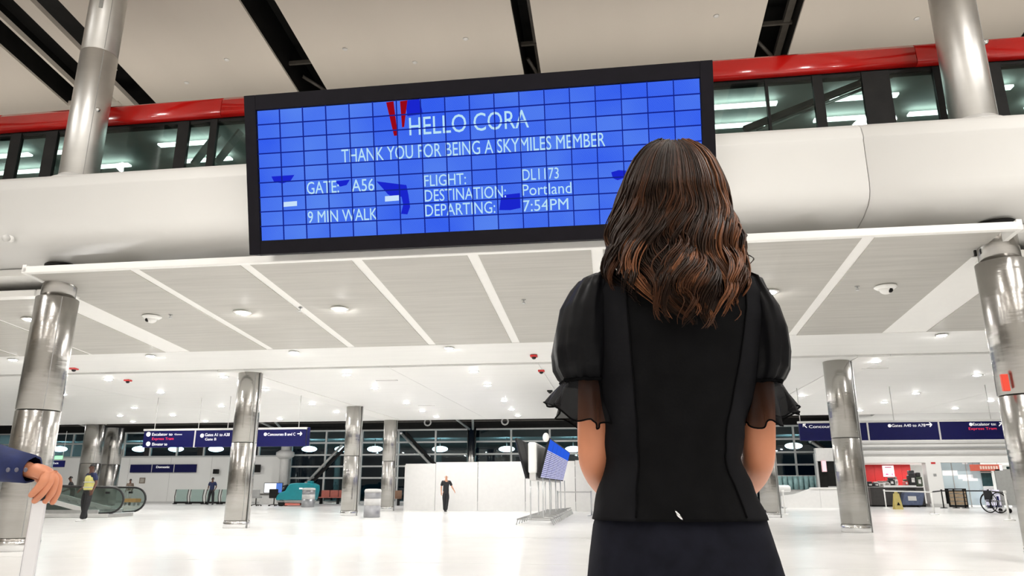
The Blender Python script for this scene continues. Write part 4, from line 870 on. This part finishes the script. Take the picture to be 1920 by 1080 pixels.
# low white ramp wall with round drum, left of the right column
a, b = flo(1452, 953), flo(1600, 953); t = thing('ramp_wall', 'low white wall with a sloping end below the right hanging sign', 'low wall', (a.x, 43.5, 0)); X1 = atY(1600, 953, 43.5).x-a.x; Xs = atY(1490, 930, 43.5).x-a.x; Xt = atY(1520, 918, 43.5).x-a.x
for q in range(2):
    u0, u1 = (0, X1*.62) if q == 0 else (X1*.62+.01, X1)
    poly = [(u0, 0), (u1, 0), (u1, 1.02)]+([(Xt, 1.02), (Xs, .72), (u0, .55)] if q == 0 else [(u0, 1.02)])
    MB().prism(poly, 'y', 0, .25).build('wall_section', M_hoard, t)
bx((Xt, -.04, 1.02), (X1, .29, 1.08)).build('coping', M_strip, t)
a = atY(1466, 935, 42); t = thing('drum_table', 'round white table behind the white queue post', 'table', (a.x, 42.5, 0)); MB().lathe([(.55, .85), (.6, .9), (.6, 1.1), (.5, 1.2)], 28).build('top', M_hoard, t); MB().lathe([(.3, 0), (.3, .03), (.05, .08), (.05, .86)], 20).build('pedestal', M_alu, t)
a = atY(1545, 875, 45.3); t = thing('pink_sign', 'small glowing pink sign on the dark shop front', 'sign', a); bx((-.14, -.05, -.3), (.14, .05, .36)).build('case', mat('pink_case', (.8, .5, .55), .4, var=.05), t, .03); bx((-.1, -.06, -.26), (.1, -.05, .32)).build('face', emis('pink_glow', (1, .78, .82), 1.1), t); bx((-.04, .04, -.04), (.04, .21, .04)).build('wall_arm', M_black, t)
a = atY(1548, 935, 45.5); t = thing('dark_shopfront', 'black closed shop front between the window and the right column', 'shop front', (atY(1538, 935, 45.5).x, 45.5, 0)); W = atY(1612, 935, 45.5).x-t.location.x
bx((0, 0, 0), (W, .3, 2.55)).build('shutter', M_black, t); bx((-.06, -.06, 0), (.06, .3, 3.0)).build('jamb', M_mull, t); bx((0, -.1, 2.55), (W, .3, 3.3)).build('lintel', M_lgrey, t, .02); bx((.5, -.08, 1.05), (W*.8, 0, 1.15)).build('shelf', M_grey, t)
# planter-green glass balustrade behind ramp wall
gb = thing('ribbed_screen', 'translucent teal ribbed screen below the night windows at the right', 'screen', (atY(1450, 930, 47).x, 47, 0)); W = atY(1540, 930, 47).x-gb.location.x; z0, z1 = SZ(1490, 918, 47), SZ(1490, 893, 47)
bx((0, 0, 0), (W, .1, z0)).build('plinth', M_lgrey, gb)
for q in range(9): MB().cyl((W*(q+.5)/9, .05, z0), (W*(q+.5)/9, .05, z1), W/19, n=12).build('rib', mat('rib_teal', (.22, .36, .36), .3, var=.2), gb)
bx((0, 0, z1), (W, .1, z1+.05)).build('cap', M_mull, gb)

# ================================================================== THE WOMAN (seen from behind)
DW = 1.28
rx0 = (1264-960)/F*DW*math.cos(P)*1.0
def Wp(px, py, dy=0.0):
    d = ray(px, py); k = (DW+dy)/d.dot(fh); q = d*k; return V((q.dot(rt)-RX, dy, H+q.z))
RX = 0.0; RX = Wp(1264, 914).x
wroot = C+fh*DW+rt*RX; wroot.z = 0
wm = thing('person', 'woman with wavy brown hair and black ruffle sleeved blouse looking up at the screen', 'person', wroot, T)
M_skw = mat('woman_skin', s2l(204, 134, 100), .45, var=.06, scale=16, spec=.4)
M_blouse = mat('blouse_black', (.0045, .0045, .005), .85, var=.25, scale=30, bump=.25, bscale=220, bdist=.001, spec=.08)
M_side = mat('blouse_side_panel', (.0095, .0095, .011), .75, var=.2, scale=18, bump=.3, bscale=120, bdist=.001, spec=.05)
M_trs = mat('trousers_navy', (.008, .0085, .014), .85, var=.25, scale=40, bump=.3, bscale=260, bdist=.001, spec=.1)
M_sheer = sheer('sleeve_chiffon', (.005, .005, .006), 1.0, .45)
M_sheer2 = sheer('ruffle_chiffon', (.005, .005, .006), .84, .5)
M_hem = mat('hem_black', (.004, .004, .0045), .9, var=.1, spec=.03)
N = 64
def ring(xl, xr, z, hd, cy=0.0, e=2.4, fold=None):
    out = []
    for k in range(N):
        a = 2*math.pi*k/N; c, s = math.cos(a), math.sin(a)
        x = (xl+xr)/2+(xr-xl)/2*math.copysign(abs(c)**(2/e), c); y = cy+hd*math.copysign(abs(s)**(2/e), s)
        f = fold(a, z) if fold else 0
        out.append((x+c*f, y+s*f, z))
    return out
rowsB = [(492, 1222, 1306, .05, .0), (512, 1190, 1335, .065, .0), (524, 1140, 1385, .078, .0), (536, 1104, 1424, .088, .0), (560, 1092, 1440, .098, .0), (600, 1094, 1438, .106, .0), (640, 1100, 1430, .108, .0), (690, 1108, 1420, .106, .0), (740, 1117, 1407, .101, .0), (790, 1126, 1394, .095, .0), (830, 1131, 1387, .09, .0), (860, 1133, 1386, .09, .0), (890, 1129, 1394, .095, .0), (920, 1122, 1408, .102, .0), (950, 1115, 1424, .11, .0), (972, 1110, 1431, .117, .0)]
def bfold(a, z):
    w = max(0, 1-abs(z-1.12)/.16); w2 = max(0, min(1, (z-.98)/.05))
    return (.0022*math.sin(z*95+math.sin(a*3)*2)*w*(.3+abs(math.cos(a))))+.0035*math.sin(a*11+1)*(1-w2)*(1 if z < 1.03 else 0)
ringsB = []
for i in range(len(rowsB)-1):
    for s in range(4):
        t_ = s/4; r0, r1 = rowsB[i], rowsB[i+1]; y = r0[0]+(r1[0]-r0[0])*t_
        L_ = Wp(r0[1]+(r1[1]-r0[1])*t_, y); R_ = Wp(r0[2]+(r1[2]-r0[2])*t_, y)
        ringsB.append(ring(L_.x, R_.x, (L_.z+R_.z)/2, r0[3]+(r1[3]-r0[3])*t_, .0, 2.35, bfold))
L_, R_ = Wp(1110, 973), Wp(1431, 973); zh = (L_.z+R_.z)/2
ringsB.append(ring(L_.x, R_.x, zh, .118, 0, 2.35, bfold)); ringsB.append(ring(L_.x+.006, R_.x-.006, zh+.002, .112, 0, 2.35)); ringsB.append(ring(L_.x+.01, R_.x-.01, zh+.03, .105, 0, 2.35))
def pan(i, k):                                   # side panels of the back are a thinner cloth
    a = 2*math.pi*(k+.5)/N; c, s = math.cos(a), math.sin(a)
    return 1 if s < 0 and abs(c) > .56 or abs(c) > .9 else 0
bl = MB(); bl.loft(ringsB, cap=False, mfun=pan); bl.build('blouse', [M_blouse, M_side], wm)
for s in (-1, 1):                                # raised panel seams down the back, waist seam
    pts = []
    for rg in ringsB[8:-3]:
        k = min(range(N), key=lambda q: abs(math.cos(2*math.pi*q/N)-s*.56)+(0 if math.sin(2*math.pi*q/N) < 0 else 9)); pts.append(V(rg[k])+V((0, -.001, 0)))
    MB().tube(pts, .0016, 6).build('panel_seam', M_hem, wm)
zp = Wp(1271, 966, -.12); MB().tube([zp+V((-.004, 0, .008)), zp+V((0, -.004, .0)), zp+V((.006, -.003, -.007))], [.0015, .0028, .002], 8).build('zip_pull', M_chrome, wm)
# trousers
ringsT = []
for y, xl, xr, hd in ((945, 1124, 1416, .1), (960, 1118, 1426, .106), (985, 1112, 1434, .113), (1010, 1110, 1443, .119), (1045, 1107, 1455, .125), (1085, 1104, 1466, .13)):
    a, b = Wp(xl, y), Wp(xr, y); ringsT.append(ring(a.x, b.x, (a.z+b.z)/2, hd, 0, 2.3, lambda a, z: .002*math.sin(a*7+z*20)))
xl, xr, zb_ = a.x, b.x, a.z
ringsT.append(ring(xl+.0, xr-.0, zb_-.06, .128, 0, 2.3))
tr_ = MB(); tr_.loft(ringsT, cap=False)
cx = (xl+xr)/2
for s in (-1, 1):
    leg = []
    for z, w, hd, off in ((zb_-.03, .082, .118, .082), (zb_-.12, .084, .112, .084), (.5, .078, .088, .088), (.28, .076, .08, .09), (.06, .082, .084, .092)):
        leg.append(ring(cx+s*off-w, cx+s*off+w, z, hd, 0, 2.1))
    tr_.loft(leg, cap=True)
tr_.build('trousers', M_trs, wm)
MB().tube([V(p)+V((0, 0, .002)) for p in ringsT[1]], .0025, 6, closed=True).build('waistband', M_trs, wm)
for s in (-1, 1):
    x = cx+s*.092; skin_obj('shoe', [[(V((x, -.06, .05)), .034), (V((x, .04, .045)), (.036, .03)), (V((x, .12, .03)), (.036, .022)), (V((x, .17, .025)), (.02, .015))]], M_shoeb, wm)
# body: one continuous skin (head, neck, torso, arms with hands, legs)
cxm = (ringsB[20][0][0]+ringsB[20][N//2][0])/2
zt_ = Wp(1262, 264).z; hz = zt_-.135
SLp, SRp = Wp(1126, 575), Wp(1406, 575)
eL, eR = Wp(1112, 862, .0), Wp(1424, 858, .0)
wL, wR = Wp(1150, 925, .2)+V((.0, 0, 0)), Wp(1390, 925, .2); wL.z = 1.06; wR.z = 1.065
hdx = cxm+.002; nz0 = Wp(1264, 500).z
pel = V((cx, .01, .93)); body = [[(pel, (.1, .065)), (V((cxm, .01, 1.1)), (.07, .05)), (V((cxm, .005, 1.3)), (.1, .06)), (V((hdx, .0, nz0-.02)), .05), (V((hdx, .01, nz0+.05)), .05), (V((hdx, .03, hz-.06)), (.06, .07)), (V((hdx, .035, hz+.01)), (.072, .09)), (V((hdx, .025, hz+.075)), (.055, .065))],
    [(V((hdx, .035, hz+.01)), (.072, .09)), (V((hdx, .132, hz-.015)), .013)]]
for s, S, E, W_ in ((-1, SLp, eL, wL), (1, SRp, eR, wR)):
    body.append([(V((cxm, .005, 1.3)), (.1, .06)), (S, .036), (lerp(S, E, .5), .036), (lerp(S, E, .8), .0325), (E, .029), (lerp(E, W_, .35), .031), (lerp(E, W_, .7), .025), (W_, .02)])
    body += fingers(W_, V((-s*.9, .45, .05)), V((0, .3, 1)), V((0, -1, -.2)), .92)
    hp_ = V((cx+s*.085, 0, .88)); body.append([(pel, (.1, .065)), (hp_, .07), (V((cx+s*.088, 0, .5)), .05), (V((cx+s*.09, -.01, .3)), .05), (V((cx+s*.092, -.02, .1)), .034)])
skin_obj('body', body, M_skw, wm, 3)
for s in (-1, 1):
    MB().ball((hdx+s*.03, .118, hz+.012), .012, 10, 8).build('eye', mat('eye_white', (.8, .8, .78), .2, var=.02), wm); MB().ball((hdx+s*.03, .127, hz+.012), .006, 8, 6).build('iris', M_darkmat, wm)
    MB().ball((hdx+s*.078, .02, hz-.01), (.012, .02, .03), 8, 6).build('ear', M_skw, wm)
MB().tube([(hdx-.022, .112, hz-.052), (hdx, .12, hz-.054), (hdx+.022, .112, hz-.052)], [.003, .006, .003], 8).build('mouth', mat('lip_rose', (.5, .14, .13), .4, var=.05), wm)
# puffed chiffon sleeves with ruffled cuffs
def sleeve(side):
    s = side
    if s < 0: rows = [(521, 1108, 1142, .04, .0), (531, 1086, 1146, .055, .0), (550, 1070, 1148, .068, .0), (585, 1050, 1148, .078, .0), (625, 1041, 1148, .083, .0), (665, 1036, 1147, .084, .0), (695, 1040, 1144, .078, .0), (712, 1050, 1140, .062, .0), (719, 1058, 1137, .052, .0)]
    else: rows = [(523, 1404, 1380, .04, .0), (532, 1418, 1380, .055, .0), (550, 1425, 1380, .066, .0), (585, 1450, 1380, .078, .0), (625, 1467, 1380, .083, .0), (665, 1472, 1381, .084, .0), (697, 1471, 1384, .078, .0), (714, 1464, 1388, .062, .0), (722, 1456, 1391, .052, .0)]
    rg = []
    for i in range(len(rows)-1):
        for q in range(4):
            t_ = q/4; a_, b_ = rows[i], rows[i+1]; y = a_[0]+(b_[0]-a_[0])*t_; u = (i+t_)/(len(rows)-1)
            A, B = Wp(a_[1]+(b_[1]-a_[1])*t_, y), Wp(a_[2]+(b_[2]-a_[2])*t_, y); hd = a_[3]+(b_[3]-a_[3])*t_
            z = (A.z+B.z)/2
            rg.append(ring(min(A.x, B.x), max(A.x, B.x), z, hd, 0, 2.0, lambda a, zz: (.0035*math.sin(a*9+s*2+zz*26)+.002*math.sin(a*17+1))*(.35+abs(u-.45)*1.5)))
    mb = MB(); mb.loft(rg, cap=False); mb.build('sleeve', M_sheer, wm)
    # gathered band
    bd = [V(p) for p in rg[-1]]; MB().tube(bd[::2], .004, 6, closed=True).build('cuff_band', M_hem, wm)
    # ruffle: pinned at the band, flaring; hem rises towards the outside of the arm
    top = rg[-1]; c0 = sum((V(p) for p in top), V())/N
    rings = []; NN = 96
    if s < 0: out, inn, bk = Wp(1029, 757), Wp(1136, 803), Wp(1082, 800)
    else: out, inn, bk = Wp(1487, 768), Wp(1390, 801), Wp(1432, 800)
    for j in range(9):
        t_ = j/8; rr = []
        for k in range(NN):
            a = 2*math.pi*k/NN; c, sn = math.cos(a), math.sin(a); o = max(0, c*s)           # o: how far to the outer side
            tx = c0.x+c*(abs(top[0][0]-top[N//2][0])/2); ty = sn*.052
            hx = c0.x+c*(abs(out.x-c0.x) if c*s > 0 else abs(inn.x-c0.x)); hy = sn*.074
            zh_ = (inn.z if c*s < 0 else bk.z+(out.z-bk.z)*o**1.5)
            wv = (.010*math.sin(a*7+s)+.005*math.sin(a*13+2))*t_
            f = t_**.75
            rr.append((tx+(hx-tx)*f+c*wv, ty+(hy-ty)*f+sn*wv, c0.z+(zh_-c0.z)*t_+.006*math.sin(a*7+s+1.2)*t_))
        rings.append(rr)
    mb = MB(); mb.loft(rings, cap=False); ro = mb.build('ruffle', M_sheer2, wm)
    MB().tube(rings[-1], .0015, 5, closed=True).build('ruffle_hem', M_hem, ro)
sleeve(-1); sleeve(1)
# hair: shell of locks hanging from the crown
HT = [(262, 1240, 1286), (268, 1222, 1304), (280, 1204, 1324), (300, 1188, 1341), (330, 1173, 1356), (360, 1163, 1364), (400, 1152, 1374), (440, 1141, 1384), (480, 1134, 1393), (515, 1138, 1402), (550, 1158, 1404), (585, 1188, 1398), (610, 1225, 1372)]
HY = -.0
def hair_row(y):
    y = max(262, min(610, y))
    for i in range(len(HT)-1):
        if HT[i][0] <= y <= HT[i+1][0]: break
    t_ = (y-HT[i][0])/(HT[i+1][0]-HT[i][0]); xl = HT[i][1]+(HT[i+1][1]-HT[i][1])*t_; xr = HT[i][2]+(HT[i+1][2]-HT[i][2])*t_
    return (xl+xr)/2, (xr-xl)/2
def hdep(y):                                      # front-back half depth of the hair volume
    return .02+.09*min(1, ((y-258)/85))**.6 if y < 343 else .11-.006*min(1, (y-343)/200)
def hpos(y, phi, k):
    cx_, hw = hair_row(y); cy = .028-.088*min(1, max(0, (y-400)/130)); d = hdep(y)-.012*min(1, max(0, (y-400)/130))
    return Wp(cx_+hw*math.cos(phi)*k*.97, y, cy-d*math.sin(phi)*k)
random.seed(21)
M_hair = []
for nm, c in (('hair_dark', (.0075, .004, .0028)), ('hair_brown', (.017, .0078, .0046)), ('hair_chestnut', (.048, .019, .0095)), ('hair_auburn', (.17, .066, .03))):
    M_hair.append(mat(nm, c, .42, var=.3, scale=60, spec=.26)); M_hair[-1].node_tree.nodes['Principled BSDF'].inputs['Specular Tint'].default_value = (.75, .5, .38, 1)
shell = MB(); rgs = []
for y in list(range(263, 596, 9)): rgs.append([hpos(y, 2*math.pi*k/40, .86 if y < 520 else .86-.25*(y-520)/80) for k in range(40) if True])
def face_open(i, k):
    return 0
# open the front of the shell below the brow
rgs2 = []
for i, rg in enumerate(rgs):
    y = 263+9*i; o = []
    for k, p in enumerate(rg):
        a = 2*math.pi*k/40
        if y > 335 and math.sin(a) < -.25: p = V((p.x, min(p.y, .035), p.z))
        o.append(p)
    rgs2.append(o)
shell.loft(rgs2, cap=True)
hair = shell.build('hair', M_hair[0], wm)
nl = 0
for li in range(210):
    phi = random.uniform(-.35, math.pi+.35) if li < 188 else random.choice((random.uniform(-.9, -.3), random.uniform(math.pi+.3, math.pi+.9)))
    layer = random.choice((1.0, 1.0, .97, .94)); y0 = random.uniform(262, 272) if li % 3 else random.uniform(268, 320)
    cphi = math.cos(phi)
    yend = random.uniform(520, 612)-(35*max(0, -cphi-.3)*1.6)-max(0, cphi-.75)*40
    if li % 5 == 0: yend = random.uniform(440, 540)
    ph = 2.2*math.sin(phi*1.7+.4)+1.3*phi+random.gauss(0, .6); fr_ = .052+.008*math.sin(phi*5)+random.gauss(0, .002); amp = random.uniform(.010, .019)
    w = random.random()+.42*max(0, cphi)-.1*max(0, -cphi)  # warmer locks towards the right: side light put into the hair colour
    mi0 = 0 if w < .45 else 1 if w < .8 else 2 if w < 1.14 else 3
    curl = 1; lock = MB(); width = random.uniform(.006, .0125)
    ns = 13
    for si in range(ns):
        da, db = random.gauss(0, 1), random.gauss(0, 1); pts = []; rad = []; nseg = 30
        rr0 = random.uniform(.0011, .002); jit = random.uniform(-.25, .25); ye = yend+random.uniform(-14, 10)
        for q in range(nseg+1):
            u = q/nseg; y = y0+(ye-y0)*u; g = min(1, max(0, (y-330)/110)); spread = (.4+.6*u)*(1-.78*max(0, u-.6)/.4)
            p = hpos(y, phi+.055*0, layer)
            tang = V((-math.sin(phi), -math.cos(phi), 0)); outw = V((math.cos(phi), -math.sin(phi), 0))
            wv = math.sin(fr_*(y-330)+ph+jit*.6)*amp*g; wo = math.cos(fr_*(y-330)+ph+jit*.6)*amp*.55*g
            p = p+tang*(wv*curl+da*width*spread*.9)+outw*(wo+db*width*.35*spread)
            pts.append(p); rad.append(rr0*(1 if u < .75 else 1-.75*(u-.75)/.25)*(.55+.45*min(1, u*6)))
        m_ = mi0
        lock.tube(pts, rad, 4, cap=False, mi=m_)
    # the lower third of warm locks is lighter (dyed ends, and highlights painted in)
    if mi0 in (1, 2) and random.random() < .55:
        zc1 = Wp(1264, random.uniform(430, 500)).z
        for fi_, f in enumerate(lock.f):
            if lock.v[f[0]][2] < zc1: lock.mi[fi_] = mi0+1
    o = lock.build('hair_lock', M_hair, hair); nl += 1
# a few loose curls at the right
for k in range(5):
    b0 = Wp(1384+k*2, 432+k*7); pts = [b0+V((.010*math.sin(q*.9+k)+q*.0012, -.01+.008*math.cos(q*.9+k), -q*.0065)) for q in range(11)]
    MB().tube(pts, .0008, 4).build('loose_curl', M_hair[0], hair)

# ================================================================== MAN AT THE LEFT EDGE: sleeve, hand on a suitcase handle
DM = 2.25
def Mp(px, py, dd=0.0): return atD(px, py, DM+dd)
mroot = atD(-330, 700, 2.6); mroot.z = 0
Mi = (Matrix.Translation(mroot) @ Matrix.Rotation(T+math.radians(-12), 4, 'Z')).inverted()
def Ml(px, py, dd=0.0): return Mi @ Mp(px, py, dd)
wr_ = Ml(56, 879); elb = Ml(-175, 838, .06)
kn = [Ml(84, 901, -.045), Ml(95, 901, -.028), Ml(104, 899, -.006), Ml(110, 896, .018)]
pc = Ml(80, 883, -.01)
hand = [[(wr_, (.027, .027)), (pc, (.034, .026))]]
for k_, (m1_, t1_) in zip(kn, ((Ml(68, 919, -.055), Ml(56, 931, -.045)), (Ml(80, 924, -.042), Ml(62, 942, -.03)), (Ml(97, 925, -.014), Ml(80, 945, -.008)), (Ml(108, 922, .012), Ml(96, 947, .012)))):
    hand.append([(pc, (.034, .026)), (k_, .0145), (m1_, .0115), (lerp(m1_, t1_, .6), .0105), (t1_, .0085)])
hand.append([(wr_, (.027, .027)), (Ml(76, 898, .035), .015), (Ml(84, 915, .045), .0125), (Ml(80, 932, .04), .009)])
M_suit = mat('suit_blue', s2l(20, 34, 84), .75, var=.2, scale=30, bump=.2, bscale=200, bdist=.001)
M_skm = mat('man_skin', s2l(214, 142, 108), .45, var=.08, scale=18, spec=.4)
mn = person('person in a navy blue suit resting a hand on a suitcase handle', mroot, T+math.radians(-12), 1.75, M_suit, M_suit, M_shoeb, M_skm, M_hairb, ((-.24, -.05, 1.14), (-.22, .1, .92), tuple(elb), tuple(wr_)), ((-.1, .02, .5), (-.1, 0, .08), (.1, .02, .5), (.1, 0, .08)), long_sleeve=True, extra={'rhand': hand})
mn.scale = (1, 1, 1)
# cuff end of the sleeve, shirt cuff and three buttons
A, B = elb, Ml(60, 880)
cuff = []
for u in range(9):
    t_ = u/8; c_ = lerp(A, B, .12+.88*t_); hw = .092-.05*t_**.7; d = (B-A).normalized(); n1 = V((0, 0, 1))-d*d.z; n1.normalize(); n2 = d.cross(n1)
    cuff.append([c_+n1*hw*math.cos(2*math.pi*q/32)*(1+.04*math.sin(q*1.3+u))+n2*hw*math.sin(2*math.pi*q/32) for q in range(32)])
cuff.append([lerp(p, sum((V(x) for x in cuff[-1]), V())/32, .14) for p in cuff[-1]])
mb = MB(); mb.loft(cuff, cap=False); slv = mb.build('sleeve', M_suit, mn)
for px in (15, 31, 48):
    a = Ml(px, 881, -.05); MB().ball(a, (.007, .004, .007), 10, 6).build('button', mat('button_horn', (.12, .12, .16), .3, var=.1), slv)
# suitcase
top_ = Mp(76, 928, .0); sroot = V((top_.x, top_.y, 0)); az = math.atan2((top_-C).y, (top_-C).x)
sc_ = thing('suitcase', 'suitcase with a silver telescopic handle under the suited person\'s hand', 'suitcase', sroot, az); hz_ = top_.z
M_silver = mat('silver_tube', (.82, .82, .85), .25, .55, var=.03)
bx((-.02, -.02, .62), (.02, .02, hz_-.012)).build('handle_tube', M_silver, sc_, .006); bx((.17, -.02, .62), (.21, .02, hz_-.012)).build('handle_tube', M_silver, sc_, .006)
bx((-.035, -.022, hz_-.015), (.225, .022, hz_+.02)).build('grip', M_darkmat, sc_, .012)
bx((-.12, -.13, .08), (.31, .13, .62)).build('shell', mat('case_shell', (.05, .055, .07), .35, var=.1), sc_, .04, seg=4)
for z in (.2, .35, .5): bx((-.122, -.132, z), (.312, .132, z+.012)).build('rib', M_darkmat, sc_, .004)
for x in (-.08, .27):
    for y in (-.1, .1): MB().cyl((x, y-.015, .035), (x, y+.015, .035), .035, n=14).build('wheel', M_black, sc_); bx((x-.02, y-.02, .05), (x+.02, y+.02, .09)).build('wheel_fork', M_grey, sc_)
